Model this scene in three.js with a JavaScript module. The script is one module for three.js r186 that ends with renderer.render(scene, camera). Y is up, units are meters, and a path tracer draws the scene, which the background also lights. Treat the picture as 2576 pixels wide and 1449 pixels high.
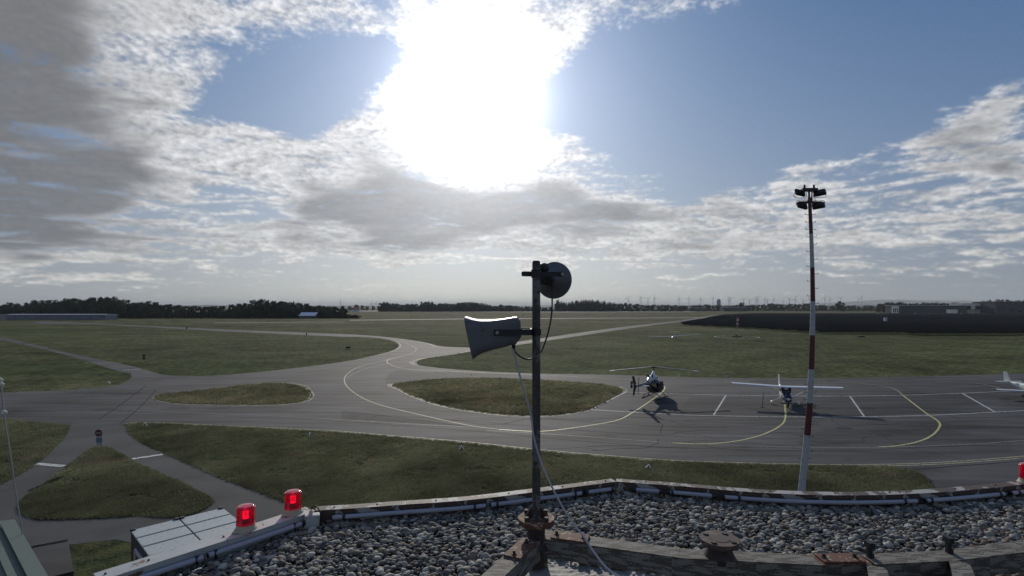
import * as THREE from 'three';
import { mergeGeometries, mergeVertices } from 'three/addons/utils/BufferGeometryUtils.js';
import { RoundedBoxGeometry } from 'three/addons/geometries/RoundedBoxGeometry.js';

// ───────────────────────── camera, sky, sun, exposure ─────────────────────────
const H = 11, F = 1341.7, CX = 1288, CY = 771.5;            // eye height in metres; focal length and principal point of a 2576 x 1449 frame
const scene = new THREE.Scene();
const camera = new THREE.PerspectiveCamera(2 * Math.atan(724.5 / F) * 180 / Math.PI, 2576 / 1449, 0.05, 60000);
camera.position.set(0, H, 0);
camera.lookAt(0, H, -10);
camera.setViewOffset(2576, 1449, 0, -47, 2576, 1449);        // the lens is shifted so that uprights stay upright
const renderer = new THREE.WebGLRenderer({ antialias: true });
renderer.toneMapping = THREE.LinearToneMapping;
renderer.toneMappingExposure = 1;
renderer.shadowMap.enabled = true;
const SUN = new THREE.Vector3((1195 - CX) / F, (CY - 246) / F, -1).normalize();
const sun = new THREE.DirectionalLight(new THREE.Color(1, 0.93, 0.82), 2.7);
sun.position.copy(SUN).multiplyScalar(400);
sun.castShadow = true;
sun.shadow.radius = 1.4;
sun.shadow.camera.left = sun.shadow.camera.bottom = -150;
sun.shadow.camera.right = sun.shadow.camera.top = 150;
sun.shadow.camera.far = 900;
scene.add(sun, sun.target);
scene.fog = new THREE.FogExp2(new THREE.Color(0.82, 0.86, 0.9), 0.00006);

// ───────────────────────── noise and random numbers ─────────────────────────
function rng(seed) { let a = seed >>> 0; return () => { a = (a + 0x6D2B79F5) | 0; let t = Math.imul(a ^ (a >>> 15), 1 | a); t = (t + Math.imul(t ^ (t >>> 7), 61 | t)) ^ t; return ((t ^ (t >>> 14)) >>> 0) / 4294967296; }; }
const PERM = new Uint8Array(512), GX = new Float32Array(256), GY = new Float32Array(256);
{ const r = rng(7), p = [...Array(256).keys()]; for (let i = 255; i > 0; i--) { const j = Math.floor(r() * (i + 1)); [p[i], p[j]] = [p[j], p[i]]; } for (let i = 0; i < 512; i++) PERM[i] = p[i & 255]; for (let i = 0; i < 256; i++) { const a = r() * Math.PI * 2; GX[i] = Math.cos(a); GY[i] = Math.sin(a); } }
function noise(x, y, wrap = 256) {                            // gradient noise, about -0.7 .. 0.7, repeats after wrap cells
  let xi = Math.floor(x), yi = Math.floor(y); const xf = x - xi, yf = y - yi;
  let x1 = xi + 1, y1 = yi + 1;
  if (wrap < 256) { xi = ((xi % wrap) + wrap) % wrap; yi = ((yi % wrap) + wrap) % wrap; x1 = ((x1 % wrap) + wrap) % wrap; y1 = ((y1 % wrap) + wrap) % wrap; }
  xi &= 255; yi &= 255; x1 &= 255; y1 &= 255;
  const u = xf * xf * xf * (xf * (xf * 6 - 15) + 10), v = yf * yf * yf * (yf * (yf * 6 - 15) + 10);
  const a = PERM[PERM[xi] + yi], b = PERM[PERM[x1] + yi], c = PERM[PERM[xi] + y1], d = PERM[PERM[x1] + y1];
  const n0 = GX[a] * xf + GY[a] * yf, n1 = GX[b] * (xf - 1) + GY[b] * yf, n2 = GX[c] * xf + GY[c] * (yf - 1), n3 = GX[d] * (xf - 1) + GY[d] * (yf - 1);
  const m = n0 + u * (n1 - n0); return m + v * (n2 + u * (n3 - n2) - m);
}
function fbm(x, y, oct = 5, wrap = 256, gain = 0.5) { let s = 0, a = 1; for (let i = 0; i < oct; i++) { s += a * noise(x + i * 17, y + i * 31, wrap); x *= 2; y *= 2; wrap = Math.min(256, wrap * 2); a *= gain; } return s; }
const clamp = (v, a = 0, b = 1) => Math.min(b, Math.max(a, v));
const sstep = (a, b, v) => { const t = clamp((v - a) / (b - a)); return t * t * (3 - 2 * t); };
const mix = (a, b, t) => a + (b - a) * t;

// ───────────────────────── the sky: air and clouds, by direction ─────────────────────────
{
  // cloud masses: centre and half-size as slopes to the right and up from the view axis (x1000), turn, strength, and how thick (grey) each is
  const masses = [
    [-960, 420, 240, 300, 0.25, 0.95, 0.95], [-840, 215, 210, 60, 0.1, 0.6, 0.55], [-1010, 560, 200, 120, 0, 0.5, 0.5], [-700, 480, 150, 170, -0.35, 0.5, 0.12], [-520, 560, 210, 60, -0.2, 0.30, 0], [-620, 300, 220, 60, -0.12, 0.5, 0.0], [-420, 280, 240, 42, 0.06, 0.55, 0], [-1000, 165, 260, 55, 0, 0.4, 0.2],
    [-100, 430, 150, 150, 0.1, 0.85, 0], [130, 545, 300, 62, 0.05, 0.72, 0], [-150, 300, 190, 62, 0.1, 0.75, 0], [20, 255, 140, 50, 0, 0.5, 0], [-290, 560, 110, 40, -0.3, 0.3, 0],
    [-210, 245, 110, 48, -0.35, 0.75, 0.8], [-130, 192, 230, 46, -0.10, 0.8, 0.75], [-330, 172, 130, 30, 0.18, 0.6, 0.55], [-40, 178, 250, 26, -0.05, 0.6, 0.6], [-260, 150, 200, 22, 0.0, 0.5, 0.5],
    [170, 196, 260, 30, -0.05, 0.6, 0.45], [430, 165, 330, 44, -0.04, 0.34, 0.12], [520, 215, 230, 22, 0.12, 0.26, 0], [620, 262, 170, 20, 0.24, 0.34, 0], [850, 322, 130, 44, 0.30, 0.95, 0.40], [940, 268, 130, 36, 0, 0.65, 0.40], [760, 205, 260, 24, 0.05, 0.24, 0.1], [930, 160, 200, 30, 0, 0.4, 0.25],
    [715, 528, 50, 20, -0.1, 0.5, 0], [880, 505, 55, 18, -0.2, 0.42, 0], [160, 405, 60, 16, 0.3, 0.4, 0], [190, 345, 50, 16, 0.5, 0.3, 0], [0, 112, 420, 22, 0, 0.42, 0.1], [250, 130, 300, 18, 0, 0.3, 0.1], [-350, 112, 260, 16, -0.1, 0.35, 0.1], [-750, 120, 320, 22, 0, 0.25, 0.15], [650, 110, 360, 26, 0, 0.22, 0.2],
    [-410, 405, 110, 55, 0.15, -0.5, 0], [-470, 350, 130, 34, -0.1, -0.4, 0], [-310, 440, 90, 50, 0.5, -0.3, 0], [-250, 520, 60, 60, 0.5, -0.25, 0], [360, 380, 230, 130, 0.0, -0.8, 0], [620, 450, 300, 130, 0, -0.7, 0], [-600, 180, 170, 22, 0, -0.4, 0], [-760, 150, 160, 18, 0, -0.25, 0], [-500, 225, 120, 14, 0, -0.3, 0],
  ].map(([cx, cy, rx, ry, t, s, d]) => [cx / 1000, cy / 1000, 1000 / rx, 1000 / ry, Math.cos(t), Math.sin(t), s, d]);
  const W = 4096, Ht = 2048, data = new Float32Array(W * Ht * 4);
  for (let j = 0; j < Ht; j++) {
    const el = ((j + 0.5) / Ht - 0.5) * Math.PI, y = Math.sin(el), ch = Math.cos(el);
    for (let i = 0; i < W; i++) {
      const o = (j * W + i) * 4; data[o + 3] = 1;
      if (j < Ht / 2 - 2) { data[o] = 0.07; data[o + 1] = 0.07; data[o + 2] = 0.06; continue; }
      const az = ((i + 0.5) / W - 0.5) * 2 * Math.PI, x = ch * Math.cos(az), z = ch * Math.sin(az);
      const yy = Math.max(y, 0), cs = x * SUN.x + y * SUN.y + z * SUN.z, th = Math.acos(clamp(cs, -1, 1));
      // clear air
      const hz = Math.exp(-yy * 5.0), up = sstep(0.05, 0.6, yy);
      const glow = Math.exp(-th * 6.5), wide = Math.exp(-th * 2.4);
      let r = mix(0.075, 0.024, up) + 0.062 * wide, g = mix(0.180, 0.085, up) + 0.155 * wide, b = mix(0.38, 0.22, up) + 0.29 * wide;
      r = mix(r, 0.270, hz * 0.95); g = mix(g, 0.292, hz * 0.95); b = mix(b, 0.306, hz * 0.95);
      r += 0.62 * glow; g += 0.61 * glow; b += 0.70 * glow;
      const low = Math.exp(-yy * 5) * Math.exp(-(th * th) / 0.28); r += 0.74 * low; g += 0.68 * low; b += 0.47 * low;
      // clouds
      const px = x / (yy + 0.10), pz = z / (yy + 0.10);
      let cov = 0.33, dk = 0.10 + 0.22 * noise(px * 0.5 + 40, pz * 0.5);
      if (z < -0.2) {
        const sx = x / -z, sy = y / -z, wx = 0.06 * noise(px * 1.4 + 9, pz * 1.4 + 3) + 0.07 * noise(sx * 7 + 3, sy * 10), wy = 0.035 * noise(px * 1.4 - 5, pz * 1.4 + 13) + 0.05 * noise(sx * 7 + 30, sy * 10 + 7);
        for (const m of masses) {
          const ax = sx + wx - m[0], ay = sy + wy - m[1], bx = (ax * m[4] + ay * m[5]) * m[2], by = (ay * m[4] - ax * m[5]) * m[3], q = bx * bx + by * by;
          if (q < 7) { const e = Math.exp(-q * 0.8); cov += m[6] * e; dk += m[7] * e; }
        }
      } 
      cov += 0.09 * sstep(0.32, 0.10, yy) * sstep(0.0, 0.07, yy);
      const out = sstep(-0.5, 0.1, z); cov += 0.25 * out; dk += 0.28 * out;          // the cloud field grows closer toward the side away from the sun
      const w1 = noise(px * 2.1 + 3, pz * 2.1 + 8), w2 = noise(px * 2.1 - 7, pz * 2.1 + 21);
      const n = fbm(px * 2.4 + w1 * 0.5, pz * 3.2 + w2 * 0.5, 6, 256, 0.58);
      const rip = 0.45 * fbm(px * 9 + w1 * 1.2, pz * 14 + w2 * 1.2, 5, 256, 0.6) + 0.62 * fbm(az * 20 + w1 * 1.5 + 60, el * 36 + w2 * 1.5, 5, 256, 0.6), fine = fbm(az * 80 + rip + 90, el * 150 + w1, 4, 256, 0.65), strk = fbm(az * 5 + w1 * 0.6 + 20, el * 62 + w2 * 1.2 + 11, 5, 256, 0.58) * sstep(0.42, 0.12, el);
      const body = clamp(cov, 0, 1.1) - 0.52 + n * 0.40 + rip * 0.32 + fine * 0.18 + strk * 0.55;
      const a = sstep(-0.06, 0.50, body) * mix(1, 0.78, hz);
      const thick = clamp(dk + n * 0.30 + (body - 0.55) * 0.25 - 0.05);
      const fwd = Math.exp(-th * 2.2), near = Math.exp(-(th * th) / 0.012), tk = sstep(0.22, 0.95, thick);
      let c = mix(0.49 + 0.40 * fwd + 2.2 * near, 0.150 + 0.72 * fwd * fwd + 0.25 * near, tk) * (1 + (0.46 * rip + 0.40 * fine + 0.4 * strk) * (1 - 0.7 * tk));
      const wm = Math.exp(-yy * 9) * (1 - tk), cr = c * mix(0.98, 1.04, wm), cg = c * mix(0.995, 1.0, wm), cb = c * mix(1.035, 0.90, wm);
      r = mix(r, cr, a); g = mix(g, cg, a); b = mix(b, cb, a);
      // glare of the veiled sun
      const veil = 2.6 * Math.exp(-(th * th) / 0.0070) + 0.22 * Math.exp(-(th * th) / 0.05);
      r += veil; g += veil * 0.985; b += veil * 0.96;
      data[o] = r; data[o + 1] = g; data[o + 2] = b;
    }
  }
  const sky = new THREE.DataTexture(data, W, Ht, THREE.RGBAFormat, THREE.FloatType);
  sky.mapping = THREE.EquirectangularReflectionMapping; sky.magFilter = sky.minFilter = THREE.LinearFilter; sky.needsUpdate = true;
  scene.background = sky; scene.environment = sky;
}

// ───────────────────────── helpers ─────────────────────────
const V = (x, y, z) => new THREE.Vector3(x, y, z);
const P = (u, v, h = H) => { const d = h * F / (v - CY); return V((u - CX) * d / F, H - h, -d); };      // point of a level plane h below the eye
const D = (u, v, d) => V((u - CX) * d / F, H - (v - CY) * d / F, -d);                                    // point at a given distance
// readings of the plan were taken from six enlargements, three pixels to one
const A1 = (x, y) => [x / 3, y / 3 + 1006.2], A2 = (x, y) => [858.7 + x / 3, y / 3 + 1006.2], A3 = (x, y) => [1717.3 + x / 3, y / 3 + 1006.2];
const A4 = (x, y) => [x / 3, y / 3 + 704.4], A5 = (x, y) => [858.7 + x / 3, y / 3 + 704.4], A6 = (x, y) => [1717.3 + x / 3, y / 3 + 704.4];
const flat = (pts) => pts.map(([u, v]) => P(u, v));
const used = {};
function numbered(n) { const k = used[n] = (used[n] ?? -1) + 1; return k ? n + '_' + String(k).padStart(3, '0') : n; }
function finish(g) { g = g.index ? g.toNonIndexed() : g; for (const k of Object.keys(g.attributes)) if (!['position', 'normal', 'uv', 'color'].includes(k)) g.deleteAttribute(k); return g; }
function metric(g, s = 1) {                                    // uv in metres from the side that a face looks to
  const p = g.attributes.position, n = g.attributes.normal, uv = new Float32Array(p.count * 2);
  for (let i = 0; i < p.count; i++) { const ax = Math.abs(n.getX(i)), ay = Math.abs(n.getY(i)), az = Math.abs(n.getZ(i)); let a, b; if (ay >= ax && ay >= az) { a = p.getX(i); b = p.getZ(i); } else if (ax >= az) { a = p.getZ(i); b = p.getY(i); } else { a = p.getX(i); b = p.getY(i); } uv[2 * i] = a * s; uv[2 * i + 1] = b * s; }
  g.setAttribute('uv', new THREE.BufferAttribute(uv, 2)); return g;
}
function join(list) { list = (Array.isArray(list) ? list : [list]).map(finish); if (list.length === 1) return metric(list[0]); const col = list.every((g) => g.attributes.color); for (const g of list) { if (!col) g.deleteAttribute('color'); metric(g); } return mergeGeometries(list); }
function mesh(name, geos, mat, parent) { const m = new THREE.Mesh(geos.isBufferGeometry && geos.userData.done ? geos : join(geos), mat); m.name = parent ? name : numbered(name); m.castShadow = m.receiveShadow = true; (parent ?? scene).add(m); return m; }
function tag(o, label, category, group) { o.userData.label = label; o.userData.category = category; if (group) o.userData.group = group; return o; }
function thing(name, label, category, pos = V(0, 0, 0), turn = 0, group) { const o = new THREE.Group(); o.name = numbered(name); o.position.copy(pos); o.rotation.y = turn; scene.add(o); return tag(o, label, category, group); }
function copy(o, label, group) { const c = o.clone(); c.name = numbered(o.name.replace(/_\d{3}$/, '')); c.userData = { ...o.userData }; if (label) c.userData.label = label; if (group) c.userData.group = group; scene.add(c); return c; }
function struct(name, geo, mat) { const m = mesh(name, geo, mat); m.userData.kind = 'structure'; return m; }
const M4 = new THREE.Matrix4();
function box(w, h, d, x = 0, y = 0, z = 0, rx = 0, ry = 0, rz = 0, bev = 0) { const g = bev ? new RoundedBoxGeometry(w, h, d, 2, bev) : new THREE.BoxGeometry(w, h, d); g.applyMatrix4(M4.makeRotationFromEuler(new THREE.Euler(rx, ry, rz))); g.translate(x, y, z); return g; }
function cyl(r0, r1, h, x = 0, y = 0, z = 0, n = 16, rx = 0, rz = 0) { const g = new THREE.CylinderGeometry(r1, r0, h, n); if (rx) g.rotateX(rx); if (rz) g.rotateZ(rz); g.translate(x, y, z); return g; }
function rod(a, b, r0, r1 = r0, n = 10) { const d = b.clone().sub(a), g = new THREE.CylinderGeometry(r1, r0, d.length(), n); g.applyQuaternion(new THREE.Quaternion().setFromUnitVectors(V(0, 1, 0), d.clone().normalize())); g.translate((a.x + b.x) / 2, (a.y + b.y) / 2, (a.z + b.z) / 2); return g; }
function bar(a, b, w, h) { const d = b.clone().sub(a), L = d.length(), g = new THREE.BoxGeometry(w, h, L), m = new THREE.Matrix4().lookAt(b, a, V(0, 1, 0)); g.applyMatrix4(m); g.translate((a.x + b.x) / 2, (a.y + b.y) / 2, (a.z + b.z) / 2); return g; }
function hose(pts, r, seg = 48, n = 8) { return new THREE.TubeGeometry(new THREE.CatmullRomCurve3(pts, false, 'centripetal'), seg, r, n, false); }
function smooth(pts, closed, per = 5) { return new THREE.CatmullRomCurve3(pts, closed, 'centripetal').getPoints(pts.length * per); }
function ring(c, U, W_, n = 20, e = 2) { const out = []; for (let i = 0; i < n; i++) { const a = i / n * Math.PI * 2, ca = Math.cos(a), sa = Math.sin(a); out.push(c.clone().addScaledVector(U, Math.sign(ca) * Math.abs(ca) ** (2 / e)).addScaledVector(W_, Math.sign(sa) * Math.abs(sa) ** (2 / e))); } return out; }
function loft(rings, cap0 = true, cap1 = true) {
  const n = rings[0].length, pos = [], idx = [];
  for (const r of rings) for (const p of r) pos.push(p.x, p.y, p.z);
  for (let i = 0; i + 1 < rings.length; i++) for (let j = 0; j < n; j++) { const k = (j + 1) % n, a = i * n + j, b = i * n + k, c = a + n, d = b + n; idx.push(a, c, b, b, c, d); }
  const cap = (r, flip) => { const c = r.reduce((s, p) => s.add(p), V(0, 0, 0)).divideScalar(n), o = pos.length / 3; pos.push(c.x, c.y, c.z); for (const p of r) pos.push(p.x, p.y, p.z); for (let j = 0; j < n; j++) { const k = (j + 1) % n; flip ? idx.push(o, o + 1 + k, o + 1 + j) : idx.push(o, o + 1 + j, o + 1 + k); } };
  if (cap0) cap(rings[0], false); if (cap1) cap(rings[rings.length - 1], true);
  const g = new THREE.BufferGeometry(); g.setAttribute('position', new THREE.Float32BufferAttribute(pos, 3)); g.setIndex(idx); g.computeVertexNormals(); return g;
}
function sheet(pts, y, per = 5) {                              // a level sheet inside a closed outline
  const q = per ? smooth(pts, true, per) : pts, s = new THREE.Shape(q.map((p) => new THREE.Vector2(p.x, -p.z))), g = new THREE.ShapeGeometry(s);
  g.rotateX(-Math.PI / 2); g.translate(0, y, 0); return g;
}
function stripe(pts, w, y, off = 0, per = 8) {                  // a painted line along a run of ground points
  const q = per ? smooth(pts, false, per) : pts, pos = [], idx = [];
  q.forEach((p, i) => { const a = q[Math.max(0, i - 1)], b = q[Math.min(q.length - 1, i + 1)], t = V(b.x - a.x, 0, b.z - a.z).normalize(), nx = -t.z, nz = t.x; for (const s of [off - w / 2, off + w / 2]) pos.push(p.x + nx * s, y, p.z + nz * s); if (i) { const k = 2 * i; idx.push(k - 2, k, k - 1, k - 1, k, k + 1); } });
  const g = new THREE.BufferGeometry(); g.setAttribute('position', new THREE.Float32BufferAttribute(pos, 3)); g.setIndex(idx); g.computeVertexNormals();
  if (g.attributes.normal.getY(0) < 0) { for (let i = 0; i < idx.length; i += 3) [idx[i], idx[i + 1]] = [idx[i + 1], idx[i]]; g.setIndex(idx); g.computeVertexNormals(); }
  return g;
}
const inside = (u, v, poly) => { let c = false; for (let i = 0, j = poly.length - 1; i < poly.length; j = i++) { const [xi, yi] = poly[i], [xj, yj] = poly[j]; if ((yi > v) !== (yj > v) && u < (xj - xi) * (v - yi) / (yj - yi) + xi) c = !c; } return c; };

// ───────────────────────── materials ─────────────────────────
function tex(n, f, rep = 1, srgb = false) { const d = new Uint8Array(n * n * 4); for (let j = 0; j < n; j++) for (let i = 0; i < n; i++) { const c = f(i / n, j / n), o = (j * n + i) * 4; for (let k = 0; k < 3; k++) d[o + k] = clamp(c[k]) * 255; d[o + 3] = 255; } const t = new THREE.DataTexture(d, n, n, THREE.RGBAFormat); t.wrapS = t.wrapT = THREE.RepeatWrapping; t.magFilter = THREE.LinearFilter; t.minFilter = THREE.LinearMipmapLinearFilter; t.generateMipmaps = true; t.repeat.set(rep, rep); if (srgb) t.colorSpace = THREE.SRGBColorSpace; t.needsUpdate = true; return t; }
const enc = (v) => (v <= 0.0031308 ? 12.92 * v : 1.055 * v ** (1 / 2.4) - 0.055);
const lin = (r, g, b) => [enc(r), enc(g), enc(b)];
function std(r, g, b, rough = 0.7, metal = 0, extra = {}) { return new THREE.MeshStandardMaterial({ color: new THREE.Color().setRGB(r, g, b), roughness: rough, metalness: metal, ...extra }); }
const speck = rng(99);
const grassTex = tex(1024, (u, v) => { const a = fbm(u * 8, v * 8, 4, 8), b = fbm(u * 64, v * 96, 3, 64), k = 1 + 0.75 * a + 0.95 * b + (speck() - 0.5) * 0.4; return lin(0.42 * k * (1 + 0.25 * a), 0.45 * k, 0.33 * k * (1 - 0.3 * a)); }, 1 / 9, true);
const grassBump = tex(512, (u, v) => { const b = 0.5 + 0.5 * fbm(u * 48, v * 64, 4, 48) + (speck() - 0.5) * 0.3; return [b, b, b]; }, 1 / 4.1);
const asphaltTex = tex(2048, (u, v) => { const m = fbm(u * 5, v * 9, 5, 5), s = fbm(u * 6, v * 60, 4, 6), f = speck() - 0.5, p = sstep(0.22, 0.3, fbm(u * 3 + 4, v * 4 + 2, 3, 3)); const oil = sstep(0.34, 0.5, fbm(u * 14 + 1, v * 14 + 6, 4, 14)), k = 0.74 + 0.42 * m + 0.58 * s + 0.20 * f - 0.16 * p - 0.22 * oil; return lin(0.5 * k, 0.5 * k, 0.505 * k); }, 1 / 70, true);
const asphaltBump = tex(512, () => { const b = speck(); return [b, b, b]; }, 1 / 3);
const concreteTex = tex(1024, (u, v) => { const m = fbm(u * 4, v * 4, 6, 4), f = speck() - 0.5, st = sstep(0.15, 0.45, fbm(u * 7 + 3, v * 7, 4, 7)); const k = 0.8 + 0.3 * m + 0.14 * f - 0.12 * st; return lin(0.55 * k, 0.55 * k, 0.53 * k); }, 1 / 18, true);
const paintWorn = (r, g, b) => tex(512, (u, v) => { const m = fbm(u * 20, v * 20, 5, 20) + (speck() - 0.5) * 0.3, t = sstep(0.10, 0.38, m); return lin(mix(r, 0.075, t), mix(g, 0.075, t), mix(b, 0.072, t)); }, 1 / 4, true);
const peelTex = (th, paint, rust, sx = 1, sy = 1) => tex(1024, (u, v) => { const a = fbm(u * 8 * sx, v * 8 * sy, 5, 8), b = fbm(u * 40, v * 40, 3, 40), m = a + 0.35 * b, t = sstep(th, th + 0.06, m), r2 = 1 + 0.5 * b + (speck() - 0.5) * 0.2, p2 = 1 + 0.16 * a + (speck() - 0.5) * 0.06; return lin(mix(rust[0] * r2, paint[0] * p2, t), mix(rust[1] * r2, paint[1] * p2, t), mix(rust[2] * r2, paint[2] * p2, t)); }, 1, true);
const mats = {
  grass: new THREE.MeshPhysicalMaterial({ map: grassTex, bumpMap: grassBump, bumpScale: 0.02, roughness: 1, specularIntensity: 0.04, vertexColors: true }),
  asphalt: new THREE.MeshPhysicalMaterial({ map: asphaltTex, color: new THREE.Color(0.165, 0.163, 0.165), bumpMap: asphaltBump, bumpScale: 0.003, roughness: 0.82, specularIntensity: 0.35 }),
  darkAsphalt: new THREE.MeshPhysicalMaterial({ map: asphaltTex, color: new THREE.Color(0.115, 0.113, 0.115), bumpMap: asphaltBump, bumpScale: 0.003, roughness: 0.85, specularIntensity: 0.35 }),
  tar: new THREE.MeshPhysicalMaterial({ color: new THREE.Color(0.024, 0.024, 0.025), roughness: 0.95, specularIntensity: 0.15 }),
  concrete: new THREE.MeshPhysicalMaterial({ map: concreteTex, color: new THREE.Color(0.155, 0.155, 0.157), bumpMap: asphaltBump, bumpScale: 0.002, roughness: 0.9, specularIntensity: 0.4 }),
  runway: new THREE.MeshStandardMaterial({ map: concreteTex, color: new THREE.Color(0.34, 0.33, 0.31), roughness: 0.9 }),
  white: new THREE.MeshStandardMaterial({ map: paintWorn(0.62, 0.62, 0.58), roughness: 0.6 }),
  faded: new THREE.MeshStandardMaterial({ map: paintWorn(0.26, 0.26, 0.24), roughness: 0.7 }),
  yellow: new THREE.MeshStandardMaterial({ map: paintWorn(0.60, 0.52, 0.20), roughness: 0.6 }),
  edge: new THREE.MeshStandardMaterial({ map: paintWorn(0.38, 0.345, 0.19), roughness: 0.7 }),
  leaf: std(0.036, 0.046, 0.024, 0.9, 0, { side: THREE.DoubleSide, vertexColors: true }),
  bark: std(0.07, 0.055, 0.04, 0.95),
  steel: std(0.33, 0.33, 0.34, 0.45, 0.7), darkSteel: std(0.035, 0.035, 0.037, 0.55, 0.4), black: std(0.012, 0.012, 0.013, 0.55), rubber: std(0.015, 0.015, 0.015, 0.85),
  galv: std(0.30, 0.32, 0.35, 0.4, 0.6),
  whitePaint: std(0.68, 0.69, 0.70, 0.35), glass: std(0.010, 0.012, 0.016, 0.06, 0, { envMapIntensity: 1 }),
  mastRed: new THREE.MeshStandardMaterial({ map: peelTex(-0.55, [0.085, 0.014, 0.017], [0.06, 0.022, 0.016]), roughness: 0.5 }), mastWhite: new THREE.MeshStandardMaterial({ map: peelTex(-0.55, [0.38, 0.40, 0.42], [0.2, 0.15, 0.11]), roughness: 0.5 }),
  red: std(0.42, 0.02, 0.03, 0.5),
};
// ───────────────────────── ground, apron, roads and markings ─────────────────────────
const ovalIsland = [[1165, 890], [1200, 870], [1500, 835], [1900, 785], [2050, 778], [2200, 785], [2290, 805], [2345, 850], [2350, 880], [2290, 915], [2150, 935], [1900, 942], [1600, 938], [1350, 932], [1230, 915]].map((p) => A4(...p));
const mainIsland = [[375, 790], [480, 770], [620, 755], [800, 742], [1100, 738], [1440, 750], [1700, 765], [1950, 785], [2090, 810], [2125, 830], [2110, 850], [2020, 905], [1880, 975], [1700, 1010], [1500, 1025], [1250, 1018], [1000, 990], [750, 945], [550, 880], [430, 820]].map((p) => A5(...p));
const apronLine = [
  [-500, 1060], A4(0, 1050), A4(300, 1075), A4(520, 1095), A4(900, 1097), A4(960, 1085), A4(1100, 1080), A4(1500, 1095), A4(2000, 1118), A4(2576, 1150), A2(400, 278), A2(1000, 330), A2(1440, 378), A2(2050, 432), A3(0, 468), A3(600, 488), A3(1200, 500), A3(1650, 512), A3(1780, 550), A3(1880, 640), A3(1900, 720), [2352, 1330],
  [2900, 1330], [3050, 1150], [3100, 1000], [3100, 930], [2800, 930], A6(2576, 705), A6(1800, 727), A6(1200, 740), A6(600, 742), A6(0, 733), A5(2000, 715), A5(1440, 705), A5(1000, 685), A5(700, 660), A5(600, 645), A5(570, 632), A5(575, 612), A5(640, 592), A5(850, 560), A5(1000, 537), A5(1440, 475), A5(1510, 465), A5(2200, 362), A5(2576, 313), A6(300, 272),
  A6(280, 262), A5(2576, 303), A5(2070, 360), A5(1510, 440), A5(1440, 450), A5(1000, 510), A5(900, 508), A5(750, 500), A5(650, 475), A5(500, 450), A5(250, 422), A5(0, 408), A4(2000, 385), A4(1450, 362), A4(1100, 346), A4(700, 326), A4(250, 318),
  A4(250, 324), A4(700, 334), A4(1100, 354), A4(1440, 374), A4(1700, 388), A4(2576, 428), A5(150, 430), A5(350, 447), A5(425, 473), A5(440, 497), A5(400, 528), A5(300, 560), A5(0, 620), A4(2000, 690), A4(1550, 727), A4(1400, 724), A4(1230, 715), A4(1050, 662), A4(500, 547), A4(0, 427), [-100, 832],
  [-100, 842], A4(0, 452), A4(480, 562), A4(900, 690), A4(985, 710), A4(990, 735), A4(900, 790), A4(500, 830), A4(0, 852), [-500, 1000]];
const roadLine = [[530, 194], [900, 192], [950, 200], [965, 245], [1060, 320], [1300, 430], [1700, 600], [2150, 770], [2700, 1000], [2500, 1420], [1100, 1420], [1000, 1080], [560, 1090], [300, 1100], [0, 1110], [-500, 1110], [-500, 830], [0, 640], [250, 500], [490, 280], [518, 230]].map((p) => A1(...p));
const triangle = [[700, 362], [760, 350], [830, 365], [1000, 460], [1350, 620], [1590, 752], [1600, 775], [1500, 845], [1350, 882], [1000, 880], [400, 903], [250, 888], [155, 830], [165, 770], [400, 590]].map((p) => A1(...p));
const dense = (pts, per = 5) => smooth(pts.map(([u, v]) => V(u, v, 0)), true, per).map((p) => [p.x, p.y]);
const apronShape = dense(apronLine, 3), roadShape = dense(roadLine, 3), ovalShape = dense(ovalIsland), islandShape = dense(mainIsland), triShape = dense(triangle);

function grassColour(x, z, u, v, out) {                       // what grows where: lawn, meadow and the drier airfield beyond
  const d = Math.hypot(x, z), n1 = fbm(x / 55, z / 55, 4), n2 = fbm(x / 11 + 7, z / 11, 4), n3 = fbm(x / 3.1 + 2, z / 4.3, 3);
  const dry = sstep(170, 330, -z + n1 * 90 - Math.max(0, -x - 60) * 0.7) * 0.9;      // the strip along the runway is drier
  let k = 1 + 0.50 * n2 + 0.32 * n1 + 0.42 * n3;
  let r = mix(0.180, 0.240, dry), g = mix(0.188, 0.212, dry), b = mix(0.116, 0.152, dry);
  if (v > 700) { if (inside(u, v, islandShape)) { const t = sstep(-0.1, 0.35, fbm(x / 5, z / 5, 3)); r = mix(r, 0.225, 0.2 + 0.6 * t); g = mix(g, 0.190, 0.2 + 0.6 * t); b = mix(b, 0.122, 0.2 + 0.6 * t); k *= 1.05; } else if (inside(u, v, ovalShape)) { const t = 0.5 + 0.4 * n3; r = mix(r, 0.195, t); g = mix(g, 0.170, t); b = mix(b, 0.11, t); } }
  const bare = sstep(0.34, 0.5, fbm(x / 4.5 + 50, z / 4.5 + 9, 4)) * 0.7; r = mix(r, 0.25, bare); g = mix(g, 0.21, bare); b = mix(b, 0.15, bare);
  const band = sstep(0.2, 0.5, noise(x / 160 + 3, z / 38)); r *= 1 - 0.22 * band; g *= 1 - 0.14 * band; b *= 1 - 0.2 * band;
  out[0] = Math.max(0.01, r * k); out[1] = Math.max(0.01, g * k); out[2] = Math.max(0.01, b * k); return out;
}
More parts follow.
